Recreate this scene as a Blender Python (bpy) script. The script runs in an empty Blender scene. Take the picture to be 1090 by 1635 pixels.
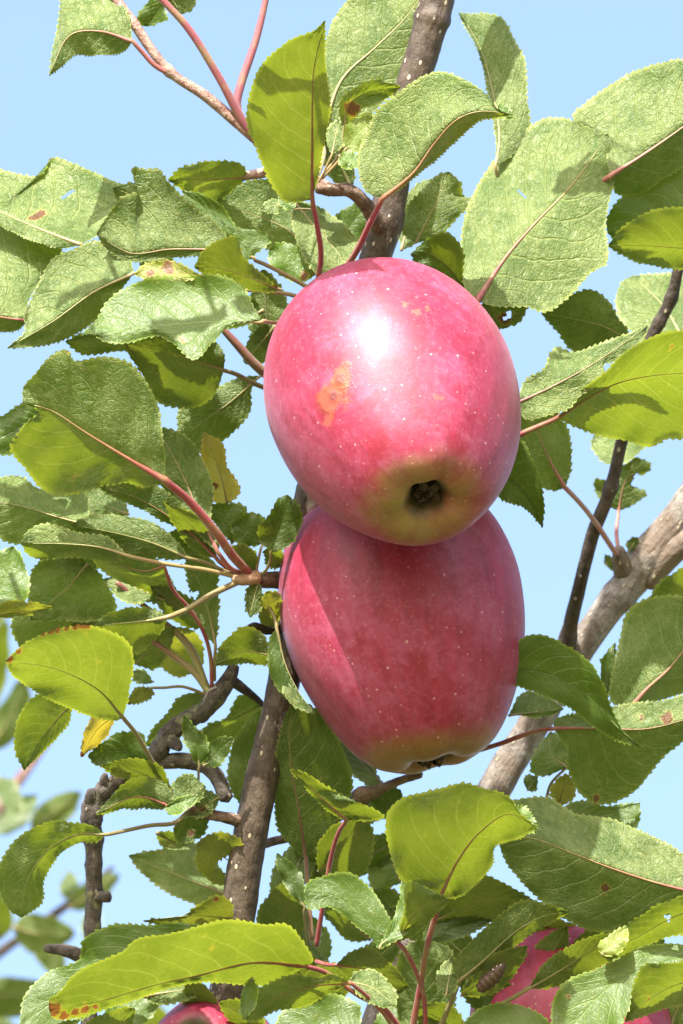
import bpy, bmesh, math, random
import numpy as np
from mathutils import Vector, Matrix
random.seed(7)
rng = np.random.default_rng(7)
R = math.radians
scene = bpy.context.scene
col = scene.collection

# ------------------------------------------------------------------ camera, sky, sun, exposure
S = 0.0002            # metres per photograph pixel at the focus distance
D = 3.2               # metres from the camera to the apples
PITCH = R(28)
CAM = Vector((0, 0, 1.55))
RIGHT = Vector((1, 0, 0))
FWD = Vector((0, math.cos(PITCH), math.sin(PITCH)))
UP = Vector((0, -math.sin(PITCH), math.cos(PITCH)))
W0, H0 = 1090.0, 1635.0

cd = bpy.data.cameras.new('camera')
cam = bpy.data.objects.new('camera', cd)
col.objects.link(cam)
cam.location = CAM
cam.rotation_euler = (math.pi / 2 + PITCH, 0, 0)
cd.sensor_fit = 'VERTICAL'
cd.angle = 2 * math.atan(H0 * S / 2 / D)
cd.clip_start, cd.clip_end = 0.05, 5000
cd.dof.use_dof = True
cd.dof.focus_distance = D - 0.01
cd.dof.aperture_fstop = cd.lens * 0.001 / 0.011
scene.camera = cam

sc_ = Vector((-0.22, 0.89, 0.39)).normalized()          # towards the sun, in camera axes
SUN = (RIGHT * sc_.x + UP * sc_.y - FWD * sc_.z).normalized()
world = bpy.data.worlds.new('World')
scene.world = world
world.use_nodes = True
wn = world.node_tree
bg = wn.nodes['Background']
sky = wn.nodes.new('ShaderNodeTexSky')
sky.sky_type = 'NISHITA'
sky.sun_disc = False
sky.sun_elevation = math.asin(SUN.z)
sky.sun_rotation = math.atan2(SUN.x, SUN.y)
sky.air_density = 1.0
sky.dust_density = 4.0
sky.ozone_density = 1.0
wn.links.new(sky.outputs[0], bg.inputs[0])
bg.inputs[1].default_value = 0.15
sl = bpy.data.lights.new('sun', 'SUN')
sl.energy = 4.9
sl.angle = R(0.55)
sl.color = (1.0, 0.95, 0.87)
so = bpy.data.objects.new('sun', sl)
col.objects.link(so)
so.rotation_euler = (-SUN).to_track_quat('-Z', 'Y').to_euler()
so.location = (0, 0, 10)
vs = scene.view_settings
vs.view_transform = 'Standard'
vs.look = 'None'
vs.exposure = 1.58
vs.gamma = 1
vs.use_curve_mapping = False

# ------------------------------------------------------------------ node helpers
class NT:
    def __init__(s, name):
        s.m = bpy.data.materials.new(name)
        s.m.use_nodes = True
        s.t = s.m.node_tree
        for n in list(s.t.nodes):
            s.t.nodes.remove(n)
        s.out = s.n('OutputMaterial')
    def n(s, kind, **kw):
        nd = s.t.nodes.new('ShaderNode' + kind)
        for k, v in kw.items():
            setattr(nd, k, v)
        return nd
    def put(s, sock, v):
        if hasattr(v, 'is_output') or isinstance(v, bpy.types.NodeSocket):
            s.t.links.new(v, sock)
        elif v is not None:
            if sock.type == 'RGBA' and not isinstance(v, (int, float)) and len(v) == 3:
                v = (*v, 1)
            sock.default_value = v
    def math(s, op, a, b=None, c=None, clamp=False):
        nd = s.n('Math', operation=op, use_clamp=clamp)
        for i, v in enumerate((a, b, c)):
            if v is not None:
                s.put(nd.inputs[i], v)
        return nd.outputs[0]
    def mix(s, f, a, b):
        nd = s.n('Mix', data_type='RGBA')
        s.put(nd.inputs[0], f); s.put(nd.inputs[6], a); s.put(nd.inputs[7], b)
        return nd.outputs[2]
    def mixf(s, f, a, b):
        nd = s.n('Mix', data_type='FLOAT')
        s.put(nd.inputs[0], f); s.put(nd.inputs[2], a); s.put(nd.inputs[3], b)
        return nd.outputs[0]
    def ramp(s, x, lo, hi, a=0.0, b=1.0):
        nd = s.n('MapRange', interpolation_type='SMOOTHSTEP')
        s.put(nd.inputs[0], x)
        for i, v in zip((1, 2, 3, 4), (lo, hi, a, b)):
            s.put(nd.inputs[i], v)
        return nd.outputs[0]
    def noise(s, vec, scale, detail=3, rough=0.55, col=False, dist=0.0):
        nd = s.n('TexNoise')
        s.put(nd.inputs['Vector'], vec)
        nd.inputs['Scale'].default_value = scale
        nd.inputs['Detail'].default_value = detail
        nd.inputs['Roughness'].default_value = rough
        nd.inputs['Distortion'].default_value = dist
        return nd.outputs[1 if col else 0]
    def voro(s, vec, scale, feature='F1', out='Distance'):
        nd = s.n('TexVoronoi', feature=feature)
        s.put(nd.inputs['Vector'], vec)
        nd.inputs['Scale'].default_value = scale
        return nd.outputs[out]
    def mapping(s, vec, scale=(1, 1, 1), loc=(0, 0, 0)):
        nd = s.n('Mapping')
        s.put(nd.inputs[0], vec)
        nd.inputs['Scale'].default_value = scale
        s.put(nd.inputs['Location'], loc)
        return nd.outputs[0]
    def attr(s, name, kind='GEOMETRY'):
        return s.n('Attribute', attribute_name=name, attribute_type=kind)
    def bump(s, h, strength, dist, normal=None):
        nd = s.n('Bump')
        nd.inputs['Strength'].default_value = strength
        nd.inputs['Distance'].default_value = dist
        s.put(nd.inputs['Height'], h)
        if normal is not None:
            s.put(nd.inputs['Normal'], normal)
        return nd.outputs[0]
    def done(s, sh):
        s.t.links.new(sh, s.out.inputs[0])
        return s.m

def principled(t, base, rough=0.5, spec=0.5, normal=None, **kw):
    p = t.n('BsdfPrincipled')
    t.put(p.inputs['Base Color'], base)
    t.put(p.inputs['Roughness'], rough)
    t.put(p.inputs['Specular IOR Level'], spec)
    if normal is not None:
        t.put(p.inputs['Normal'], normal)
    for k, v in kw.items():
        t.put(p.inputs[k.replace('_', ' ')], v)
    return p.outputs[0]

# ------------------------------------------------------------------ materials
def leaf_material():
    t = NT('apple_leaf')
    uv = t.n('UVMap', uv_map='blade').outputs[0]
    fl = t.n('UVMap', uv_map='flat').outputs[0]
    sep = t.n('SeparateXYZ'); t.put(sep.inputs[0], uv)
    u, v = sep.outputs[0], t.math('MULTIPLY_ADD', sep.outputs[1], 2.0, -1.0)
    w = t.math('ABSOLUTE', v)
    sg = t.math('SIGN', v)
    seed = t.attr('seed', 'OBJECT').outputs['Fac']
    tone = t.attr('tone', 'OBJECT').outputs['Fac']  # natural leaf variation plus painted shade: leaves beneath others get a darker tone
    yel = t.attr('yellow', 'OBJECT').outputs['Fac']
    spot = t.attr('spot').outputs['Fac']
    off = t.n('CombineXYZ'); t.put(off.inputs[0], seed); t.put(off.inputs[1], seed)
    fv = t.n('VectorMath', operation='ADD'); t.put(fv.inputs[0], fl); t.put(fv.inputs[1], off.outputs[0])
    fl = fv.outputs[0]
    wob = t.math('MULTIPLY_ADD', t.noise(fl, 1.6, 2), 0.36, -0.18)
    ph = t.math('MULTIPLY', t.math('SUBTRACT', u, t.math('MULTIPLY', t.math('POWER', w, 1.25), 0.30)), 8.5)
    ph = t.math('ADD', t.math('ADD', ph, t.math('MULTIPLY', sg, 0.22)), wob)
    d = t.math('ABSOLUTE', t.math('SUBTRACT', t.math('FRACT', ph), 0.5))
    side = t.math('MULTIPLY', t.ramp(d, 0.0, 0.075, 1.0, 0.0), t.ramp(w, 0.55, 0.98, 1.0, 0.15))
    midv = t.ramp(w, 0.0, 0.045, 1.0, 0.0)
    vein = t.math('MAXIMUM', side, midv)
    cell = t.voro(fl, 5.0, 'DISTANCE_TO_EDGE')
    net = t.ramp(cell, 0.0, 0.11, 1.0, 0.0)
    cell2 = t.voro(fl, 15.0, 'DISTANCE_TO_EDGE')
    net2 = t.ramp(cell2, 0.0, 0.12, 1.0, 0.0)
    netall = t.math('MAXIMUM', t.math('MULTIPLY', net, 0.65), t.math('MULTIPLY', net2, 0.35))
    fuzz = t.noise(fl, 42, 3, 0.7)
    mott = t.noise(fl, 0.9, 4, 0.6)
    mott2 = t.noise(fl, 5.0, 3, 0.6)
    # colours
    top = t.mix(mott, (0.030, 0.070, 0.007), (0.076, 0.130, 0.016))
    top = t.mix(t.math('MULTIPLY', vein, 0.55), top, (0.14, 0.22, 0.06))
    top = t.mix(t.math('MULTIPLY', net, 0.16), top, (0.10, 0.17, 0.04))
    und = t.mix(t.ramp(t.math('ADD', t.math('MULTIPLY', mott, .6), t.math('MULTIPLY', mott2, .4)), 0.38, 0.62), (0.064, 0.122, 0.013), (0.180, 0.238, 0.068))
    und = t.mix(t.math('MULTIPLY', t.ramp(fuzz, 0.45, 0.75), 0.26), und, (0.32, 0.36, 0.18))
    und = t.mix(t.math('MULTIPLY', netall, 0.22), und, (0.075, 0.125, 0.018))
    und = t.mix(t.math('MULTIPLY', vein, 0.50), und, (0.30, 0.35, 0.13))
    tra = t.mix(mott, (0.130, 0.190, 0.006), (0.220, 0.272, 0.013))
    tra = t.mix(t.math('MULTIPLY', netall, 0.20), tra, (0.27, 0.34, 0.02))
    tra = t.mix(t.math('MULTIPLY', vein, 0.45), tra, (0.30, 0.34, 0.04))
    rim = t.math('MULTIPLY', t.ramp(w, 0.93, 1.0), 0.7)  # thin pale margin, with the brightness of sunlit teeth put into the colour
    top = t.mix(rim, top, (0.20, 0.27, 0.05)); und = t.mix(rim, und, (0.30, 0.35, 0.10)); tra = t.mix(rim, tra, (0.36, 0.42, 0.03))
    ycol = (0.62, 0.46, 0.035)
    top = t.mix(yel, top, (0.36, 0.33, 0.05)); und = t.mix(yel, und, (0.55, 0.46, 0.13)); tra = t.mix(yel, tra, ycol)
    # speckles of spray residue and small necrotic specks on the upper side
    sp = t.voro(fl, 7.0)
    speck = t.math('MULTIPLY', t.ramp(sp, 0.05, 0.12, 1.0, 0.0), t.ramp(t.noise(fl, 2.0, 2), 0.5, 0.62))
    top = t.mix(t.math('MULTIPLY', speck, 0.55), top, (0.24, 0.30, 0.17))
    # brown blotches
    sn = t.math('ADD', spot, t.math('MULTIPLY_ADD', mott2, 1.5, -0.75))
    rare = t.math('MULTIPLY', t.ramp(t.noise(fl, 3.2, 4, 0.7), 0.76, 0.80), 0.6)
    bs = t.math('MAXIMUM', t.ramp(sn, 0.40, 0.66), rare)
    halo = t.math('MULTIPLY', t.ramp(sn, 0.15, 0.5), 0.45)
    brown = t.mix(mott2, (0.075, 0.035, 0.014), (0.20, 0.095, 0.035))
    top = t.mix(halo, top, (0.34, 0.30, 0.06)); und = t.mix(halo, und, (0.42, 0.38, 0.12)); tra = t.mix(halo, tra, (0.5, 0.36, 0.03))
    top = t.mix(bs, top, brown); und = t.mix(bs, und, brown); tra = t.mix(bs, tra, (0.20, 0.075, 0.012))
    def scale(c, f):
        nd = t.n('VectorMath', operation='SCALE'); t.put(nd.inputs[0], c); t.put(nd.inputs['Scale'], f); return nd.outputs[0]
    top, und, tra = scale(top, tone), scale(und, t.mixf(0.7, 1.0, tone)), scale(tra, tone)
    # relief: quilting between veins, raised net below
    h = t.math('ADD', t.math('MULTIPLY', vein, -0.9), t.math('ADD', t.math('MULTIPLY', netall, -0.45), t.math('MULTIPLY', mott2, 1.1)))
    ntop = t.bump(h, 0.38, 0.0006)
    hu = t.math('ADD', t.math('MULTIPLY', vein, 0.7), t.math('ADD', t.math('MULTIPLY', netall, 0.5), t.math('ADD', t.math('MULTIPLY', fuzz, 0.18), t.math('MULTIPLY', mott2, -1.1))))
    nund = t.bump(hu, 0.7, 0.0008)
    rt = t.mixf(mott2, 0.34, 0.52)
    s_top = principled(t, top, rt, 0.5, ntop)
    s_und = principled(t, und, t.mixf(mott2, 0.32, 0.56), 0.52, nund, Sheen_Weight=0.16, Sheen_Roughness=0.45)
    tr1 = t.n('BsdfTranslucent'); t.put(tr1.inputs[0], tra)
    def blend(f, a, b):
        nd = t.n('MixShader'); nd.inputs[0].default_value = f
        t.t.links.new(a, nd.inputs[1]); t.t.links.new(b, nd.inputs[2]); return nd.outputs[0]
    a = t.n('AddShader')
    m1 = blend(0.42, s_top, tr1.outputs[0])
    m2 = blend(0.42, s_und, tr1.outputs[0])
    bf = t.n('NewGeometry').outputs['Backfacing']
    mx = t.n('MixShader'); t.put(mx.inputs[0], bf)
    t.t.links.new(m1, mx.inputs[1]); t.t.links.new(m2, mx.inputs[2])
    t.t.nodes.remove(a)
    return t.done(mx.outputs[0])

def stalk_material(name, base, tip, rough=0.45):
    t = NT(name)
    al = t.attr('along').outputs['Fac']
    co = t.n('TexCoord').outputs['Object']
    n = t.noise(co, 900, 3)
    c = t.mix(al, base, tip)
    c = t.mix(t.math('MULTIPLY', t.ramp(t.noise(co, 130, 3), 0.42, 0.68), 0.5), c, (0.22, 0.20, 0.075))
    nm = t.bump(t.noise(co, 2500, 2), 0.25, 0.0002)
    return t.done(principled(t, c, rough, 0.45, nm, Sheen_Weight=0.15))

def bark_material(name, dark, light, lent, lichen=0.0, warm=None, rough=0.7, relief=0.9):
    t = NT(name)
    co = t.n('TexCoord').outputs['Object']
    al = t.n('UVMap', uv_map='bark').outputs[0]
    lng = t.mapping(al, (1.0, 0.22, 1))
    n1 = t.noise(lng, 5.0, 5, 0.65)
    n2 = t.noise(co, 260, 5, 0.65)
    n3 = t.noise(co, 55, 3)
    c = t.mix(t.ramp(n2, 0.3, 0.72), dark, light)
    c = t.mix(t.math('MULTIPLY', t.ramp(n1, 0.45, 0.75), 0.55), c, (dark[0] * 0.55, dark[1] * 0.5, dark[2] * 0.5))
    if warm:
        c = t.mix(t.math('MULTIPLY', t.ramp(n3, 0.42, 0.62), 0.75), c, warm)
    v = t.n('TexVoronoi', feature='F1'); t.put(v.inputs['Vector'], t.mapping(al, (1.5, 0.9, 1))); v.inputs['Scale'].default_value = 2.2
    v.inputs['Randomness'].default_value = 1.0
    dots = t.ramp(v.outputs['Distance'], 0.13, 0.21, 1.0, 0.0)
    sp = t.n('SeparateColor'); t.put(sp.inputs[0], v.outputs['Color'])
    dots = t.math('MULTIPLY', dots, t.ramp(sp.outputs[0], 0.45, 0.5))
    c = t.mix(t.math('MULTIPLY', dots, lent), c, (0.50, 0.43, 0.30))
    if lichen:
        l = t.ramp(t.noise(co, 120, 5, 0.7), 0.56, 0.66)
        c = t.mix(t.math('MULTIPLY', l, lichen), c, (0.20, 0.22, 0.10))
    h = t.math('ADD', t.math('MULTIPLY', n1, 0.8), t.math('ADD', t.math('MULTIPLY', n2, 0.7), t.math('MULTIPLY', dots, 0.5)))
    nm = t.bump(h, relief, 0.0018)
    return t.done(principled(t, c, rough, 0.35, nm))

def apple_material(name, scab=None, gr=0.0, marks=(), bloom=0.5, calw=0.42, gmax=0.8):
    """object space: the unit is one apple radius, +z runs to the stalk"""
    t = NT(name)
    ob = t.n('TexCoord').outputs['Object']
    sc = t.n('VectorMath', operation='SCALE'); t.put(sc.inputs[0], ob); sc.inputs['Scale'].default_value = 1 / (200 * S)
    p = sc.outputs[0]
    sep = t.n('SeparateXYZ'); t.put(sep.inputs[0], p)
    x, y, z = sep.outputs
    ang = t.math('ARCTAN2', y, x)
    rad = t.math('SQRT', t.math('ADD', t.math('MULTIPLY', x, x), t.math('MULTIPLY', y, y)))
    cv = t.n('CombineXYZ')
    t.put(cv.inputs[0], t.math('COSINE', ang)); t.put(cv.inputs[1], t.math('SINE', ang)); t.put(cv.inputs[2], t.math('MULTIPLY', z, 0.16))
    streak = t.noise(cv.outputs[0], 9.0, 4, 0.6, dist=0.3)
    streak2 = t.noise(cv.outputs[0], 26.0, 3, 0.6)
    big = t.noise(p, 1.3, 4, 0.6)
    med = t.noise(p, 4.0, 4, 0.6)
    fine = t.noise(p, 60, 2, 0.6)
    red = t.mix(t.ramp(streak, 0.30, 0.75), (0.245, 0.008, 0.036), (0.150, 0.002, 0.016))
    red = t.mix(t.math('MULTIPLY', t.ramp(streak2, 0.45, 0.75), 0.18), red, (0.28, 0.004, 0.020))
    # waxy bloom, thin and uneven, rubbed off in patches
    bl = t.math('MULTIPLY', t.ramp(big, 0.36, 0.64, 0.15, 1.0), t.ramp(med, 0.30, 0.60, 0.45, 1.0))
    bl = t.math('MULTIPLY', t.math('MULTIPLY', bl, bloom), t.mixf(fine, 0.8, 1.15))
    bl = t.math('MULTIPLY', bl, t.ramp(t.noise(p, 11, 5, 0.7), 0.30, 0.66, 0.55, 1.25))
    c = t.mix(bl, red, (0.295, 0.058, 0.118))
    c = t.mix(t.math('MULTIPLY', t.ramp(t.noise(p, 3.2, 5, 0.62, dist=0.4), 0.56, 0.62), 0.5), c, (0.20, 0.004, 0.018))
    c = t.mix(t.math('MULTIPLY', t.ramp(t.noise(p, 22, 3, 0.7), 0.5, 0.75), 0.22), c, (0.40, 0.12, 0.16))
    # ground colour round the eye of the fruit
    cz = t.math('ADD', t.math('MULTIPLY', z, -1.0), t.math('MULTIPLY_ADD', big, 0.5, -0.25))
    cz = t.math('SUBTRACT', cz, t.math('MULTIPLY', rad, 0.35))
    g = t.math('MULTIPLY', t.ramp(cz, calw, calw + 0.34), gmax)
    g = t.math('MULTIPLY', g, t.math('SUBTRACT', 1.0, t.math('MULTIPLY', t.ramp(streak, 0.5, 0.7), 0.35)))
    c = t.mix(g, c, t.mix(med, (0.155, 0.165, 0.012), (0.215, 0.165, 0.022)))
    c = t.mix(t.math('MULTIPLY', t.ramp(t.math('ADD', rad, t.math('MULTIPLY_ADD', med, .10, -.05)), .13, .22, 1.0, 0.0), t.math('LESS_THAN', z, 0.0)), c, (0.055, 0.045, 0.014))  # russet basin skin, darkened further with the shade of the hollow painted in
    # lenticels
    v = t.n('TexVoronoi', feature='F1'); t.put(v.inputs['Vector'], p); v.inputs['Scale'].default_value = 13.0
    s2 = t.n('SeparateColor'); t.put(s2.inputs[0], v.outputs['Color'])
    dot = t.math('MULTIPLY', t.ramp(v.outputs['Distance'], t.mixf(s2.outputs[0], 0.02, 0.09), t.mixf(s2.outputs[0], 0.09, 0.21), 1.0, 0.0), t.ramp(s2.outputs[1], 0.22, 0.28))
    dot = t.math('MULTIPLY', dot, t.mixf(s2.outputs[2], 0.20, 0.68))
    c = t.mix(dot, c, (0.56, 0.33, 0.30))
    v2 = t.n('TexVoronoi', feature='F1'); t.put(v2.inputs['Vector'], p); v2.inputs['Scale'].default_value = 27.0
    dot2 = t.math('MULTIPLY', t.ramp(v2.outputs['Distance'], 0.05, 0.20, 1.0, 0.0), t.ramp(t.noise(p, 5, 2), 0.40, 0.6, 0.05, 0.42))
    c = t.mix(dot2, c, (0.48, 0.24, 0.22))
    h = t.math('MULTIPLY', dot, 0.4)
    rough = t.mixf(t.noise(p, 9, 4, 0.6), 0.46, 0.60)
    def near(pt, sx=1.0, wob=0.25, nz=7.0):
        dv = t.n('VectorMath', operation='SUBTRACT'); t.put(dv.inputs[0], p); dv.inputs[1].default_value = pt
        ln = t.n('VectorMath', operation='LENGTH'); t.put(ln.inputs[0], dv.outputs[0])
        return t.math('ADD', ln.outputs['Value'], t.math('MULTIPLY_ADD', t.noise(p, nz, 4, 0.65), wob, -wob / 2))
    if scab:
        for (pt, r) in scab:
            dd = near(pt, wob=0.34, nz=5.0)
            f = t.ramp(dd, r * 0.6, r * 1.05, 1.0, 0.0)
            ring = t.math('SINE', t.math('MULTIPLY', near(pt, wob=0.12, nz=9), 62.0))
            rc = t.mix(t.ramp(med, 0.3, 0.7), (0.27, 0.050, 0.020), (0.29, 0.080, 0.030))
            rc = t.mix(t.math('MULTIPLY', t.ramp(ring, 0.2, 1.0), 0.30), rc, (0.36, 0.10, 0.05))
            rc = t.mix(t.ramp(near(pt, wob=0.05), 0.025, 0.06, 0.9, 0.0), rc, (0.10, 0.03, 0.02))
            c = t.mix(t.math('MULTIPLY', f, 0.82), c, rc)
            rough = t.mixf(f, rough, 0.6)
            h = t.math('ADD', h, t.math('MULTIPLY', f, t.math('MULTIPLY_ADD', ring, 0.5, 0.8)))
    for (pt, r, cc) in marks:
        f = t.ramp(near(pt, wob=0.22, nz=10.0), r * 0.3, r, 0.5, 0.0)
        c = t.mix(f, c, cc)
    nm = t.bump(t.math('ADD', h, t.math('MULTIPLY', fine, 0.25)), 0.35, 0.0006)
    sh = principled(t, c, rough, 0.45, nm, Sheen_Weight=0.09, Sheen_Roughness=0.40, Coat_Weight=0.06, Coat_Roughness=0.28,
                    Sheen_Tint=(0.90, 0.78, 0.95, 1))
    return t.done(sh)

def plain(name, c1, c2, scale=400, rough=0.7, bump=0.4):
    t = NT(name)
    co = t.n('TexCoord').outputs['Object']
    n = t.noise(co, scale, 4, 0.6)
    return t.done(principled(t, t.mix(n, c1, c2), rough, 0.4, t.bump(n, bump, 0.0006)))

M_LEAF = leaf_material()
STALK = {
    'red': stalk_material('red_stalk', (0.22, 0.036, 0.042), (0.20, 0.19, 0.06)),
    'pink': stalk_material('pink_stalk', (0.29, 0.085, 0.085), (0.25, 0.25, 0.11)),
    'pale': stalk_material('pale_stalk', (0.26, 0.19, 0.085), (0.24, 0.27, 0.11)),
    'olive': stalk_material('olive_stalk', (0.16, 0.13, 0.05), (0.24, 0.28, 0.10)),
    'purple': stalk_material('purple_stalk', (0.15, 0.034, 0.046), (0.24, 0.23, 0.09)),
}
M_STEM = bark_material('stem_bark', (0.040, 0.028, 0.020), (0.100, 0.076, 0.057), 0.8, rough=0.5, relief=0.5)
M_LIMB = bark_material('limb_bark', (0.105, 0.090, 0.076), (0.29, 0.262, 0.230), 0.8, warm=(0.13, 0.09, 0.06))
M_DARK = bark_material('dark_bark', (0.034, 0.025, 0.020), (0.085, 0.065, 0.05), 0.6)
M_LICH = bark_material('lichen_bark', (0.036, 0.029, 0.024), (0.120, 0.102, 0.085), 0.5, lichen=0.6)
M_TWIG = bark_material('pink_twig_bark', (0.20, 0.10, 0.085), (0.38, 0.27, 0.22), 0.5, rough=0.5)
M_SHOOT = stalk_material('red_shoot', (0.25, 0.07, 0.085), (0.21, 0.06, 0.075))
M_SPUR = bark_material('spur_bark', (0.085, 0.045, 0.032), (0.24, 0.17, 0.12), 0.4)
M_SEPAL = plain('dry_sepal', (0.016, 0.010, 0.006), (0.075, 0.050, 0.030), 900, .95)
M_BUD = plain('bud_scale', (0.20, 0.10, 0.06), (0.38, 0.26, 0.17), 700)

# ------------------------------------------------------------------ placing
def P(x, y, z=0.0):
    """photograph pixel x, y at a depth of z pixel-lengths behind the apples -> a point in the world"""
    k = 1 + z * S / D
    return CAM + (RIGHT * ((x - W0 / 2) * S) + UP * ((H0 / 2 - y) * S) + FWD * D) * k

CAMn, Rn, Un, Fn = (np.array(v) for v in (CAM, RIGHT, UP, FWD))
def Pn(a):
    a = np.asarray(a, float)
    k = 1 + a[:, 2:3] * S / D
    return CAMn + (Rn * ((a[:, 0:1] - W0 / 2) * S) + Un * ((H0 / 2 - a[:, 1:2]) * S) + Fn * D) * k

def spline(pts, n):
    """centripetal Catmull-Rom through pts, n samples evenly spaced along the length"""
    p = np.asarray(pts, float)
    if len(p) == 2:
        return p[0] + (p[1] - p[0]) * np.linspace(0, 1, n)[:, None]
    q = np.vstack([2 * p[0] - p[1], p, 2 * p[-1] - p[-2]])
    out = []
    for i in range(1, len(q) - 2):
        p0, p1, p2, p3 = q[i - 1:i + 3]
        t0 = 0; t1 = t0 + max(np.linalg.norm(p1 - p0), 1e-6) ** .5
        t2 = t1 + max(np.linalg.norm(p2 - p1), 1e-6) ** .5; t3 = t2 + max(np.linalg.norm(p3 - p2), 1e-6) ** .5
        t = np.linspace(t1, t2, 14, endpoint=False)[:, None]
        A1 = (t1 - t) / (t1 - t0) * p0 + (t - t0) / (t1 - t0) * p1
        A2 = (t2 - t) / (t2 - t1) * p1 + (t - t1) / (t2 - t1) * p2
        A3 = (t3 - t) / (t3 - t2) * p2 + (t - t2) / (t3 - t2) * p3
        B1 = (t2 - t) / (t2 - t0) * A1 + (t - t0) / (t2 - t0) * A2
        B2 = (t3 - t) / (t3 - t1) * A2 + (t - t1) / (t3 - t1) * A3
        out.append((t2 - t) / (t2 - t1) * B1 + (t - t1) / (t2 - t1) * B2)
    out.append(p[-1:])
    o = np.vstack(out)
    s = np.concatenate([[0], np.cumsum(np.linalg.norm(np.diff(o, axis=0), axis=1))])
    k = np.linspace(0, s[-1], n)
    return np.stack([np.interp(k, s, o[:, j]) for j in range(o.shape[1])], 1)

def link(name, verts, faces, mat, parent=None, origin=None, smooth=True, uvs=None, attrs=None, **props):
    me = bpy.data.meshes.new(name)
    o0 = np.array(origin if origin is not None else (0, 0, 0), float)
    me.from_pydata((np.asarray(verts) - o0).tolist(), [], [tuple(map(int, f)) for f in faces])
    if smooth:
        me.polygons.foreach_set('use_smooth', [True] * len(me.polygons))
    if uvs:
        li = np.zeros(len(me.loops), int); me.loops.foreach_get('vertex_index', li)
        for nm, arr in uvs.items():
            lay = me.uv_layers.new(name=nm)
            lay.data.foreach_set('uv', np.asarray(arr)[li].ravel())
    for nm, arr in (attrs or {}).items():
        at = me.attributes.new(nm, 'FLOAT', 'POINT')
        at.data.foreach_set('value', np.asarray(arr, float))
    me.materials.append(mat)
    me.update()
    ob = bpy.data.objects.new(name, me)
    col.objects.link(ob)
    po = Vector((0, 0, 0))
    if parent is not None:
        ob.parent = parent
        po = ORIG[parent]
    ob.location = Vector(o0) - po
    ORIG[ob] = Vector(o0)
    for k, v in props.items():
        ob[k] = v
    return ob
ORIG = {}

def empty(name, loc, label, cat, group=None):
    o = bpy.data.objects.new(name, None)
    o.empty_display_size = 0.05
    o.location = loc
    col.objects.link(o)
    o['label'] = label; o['category'] = cat
    if group: o['group'] = group
    ORIG[o] = Vector(loc)
    return o

def tube_arrays(path, rad, nseg=10, noise=0.0, knots=()):
    """path: world points (n,3); rad: metres (n,)"""
    n = len(path)
    T = np.gradient(path, axis=0); T /= np.linalg.norm(T, axis=1)[:, None] + 1e-12
    ref = np.array([0.3, 0.9, 0.2]); ref = ref / np.linalg.norm(ref)
    N = np.cross(T[0], ref); N /= np.linalg.norm(N)
    verts, uv = [], []
    s = np.concatenate([[0], np.cumsum(np.linalg.norm(np.diff(path, axis=0), axis=1))])
    for i in range(n):
        N = N - T[i] * N.dot(T[i]); N /= np.linalg.norm(N)
        B = np.cross(T[i], N)
        for k in range(nseg):
            a = 2 * math.pi * k / nseg
            r = rad[i]
            if noise:
                r *= 1 + noise * (math.sin(3 * a + s[i] * 400) * .35 + math.sin(2 * a - s[i] * 170 + 1.3) * .45 + rng.uniform(-.35, .35))
            verts.append(path[i] + (N * math.cos(a) + B * math.sin(a)) * r)
            uv.append((a * rad[0] * 100, s[i] * 100))
    faces = []
    for i in range(n - 1):
        for k in range(nseg):
            k2 = (k + 1) % nseg
            faces.append((i * nseg + k, i * nseg + k2, (i + 1) * nseg + k2, (i + 1) * nseg + k))
    for (ring, c, tip) in ((0, path[0] - T[0] * rad[0] * .6, 0), (n - 1, path[-1] + T[-1] * rad[-1] * .6, 1)):
        verts.append(c); uv.append((0, s[ring] * 100)); ci = len(verts) - 1
        for k in range(nseg):
            a, b = ring * nseg + k, ring * nseg + (k + 1) % nseg
            faces.append((b, a, ci) if tip == 0 else (a, b, ci))
    along = np.repeat(np.linspace(0, 1, n), nseg).tolist() + [0, 1]
    return np.array(verts), faces, np.array(uv), np.array(along)

def tube(name, pts, mat, parent, nseg=12, step=9, noise=0.05, knots=(), **props):
    """pts: (x, y, z, r) in pixels"""
    p = np.asarray(pts, float)
    L = np.sum(np.linalg.norm(np.diff(p[:, :3], axis=0), axis=1))
    q = spline(p, max(6, int(L / step)))
    for (kx, ky, kr, kw) in knots:
        d = np.hypot(q[:, 0] - kx, q[:, 1] - ky)
        q[:, 3] *= 1 + kr * np.exp(-(d / kw) ** 2)
    path = Pn(q[:, :3]); rad = q[:, 3] * S * (1 + q[:, 2] * S / D)
    v, f, uv, al = tube_arrays(path, rad, nseg, noise)
    return link(name, v, f, mat, parent, path[0], uvs={'bark': uv}, attrs={'along': al}, **props)

# ------------------------------------------------------------------ ground
def ground():
    t = NT('dry_grass')
    co = t.n('TexCoord').outputs['Object']
    c = t.mix(t.noise(co, 3.0, 6, 0.7), (0.10, 0.11, 0.035), (0.17, 0.18, 0.07))
    c = t.mix(t.ramp(t.noise(co, 0.4, 3), 0.45, 0.65), c, (0.24, 0.20, 0.11))
    m = t.done(principled(t, c, 0.9, 0.2, t.bump(t.noise(co, 40, 5), 1.0, 0.03)))
    n = 60
    xs = np.sinh(np.linspace(-7.3, 7.3, n)); xs = xs / xs.max() * 2200
    V = [(x, y, 0.06 * math.sin(x * .21) * math.cos(y * .17) if abs(x) + abs(y) > 6 else 0.0) for y in xs for x in xs]
    F = [(j * n + i, j * n + i + 1, (j + 1) * n + i + 1, (j + 1) * n + i) for j in range(n - 1) for i in range(n - 1)]
    link('ground', V, F, m, None, smooth=True, kind='structure', label='dry mown orchard grass under the tree')
ground()

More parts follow.
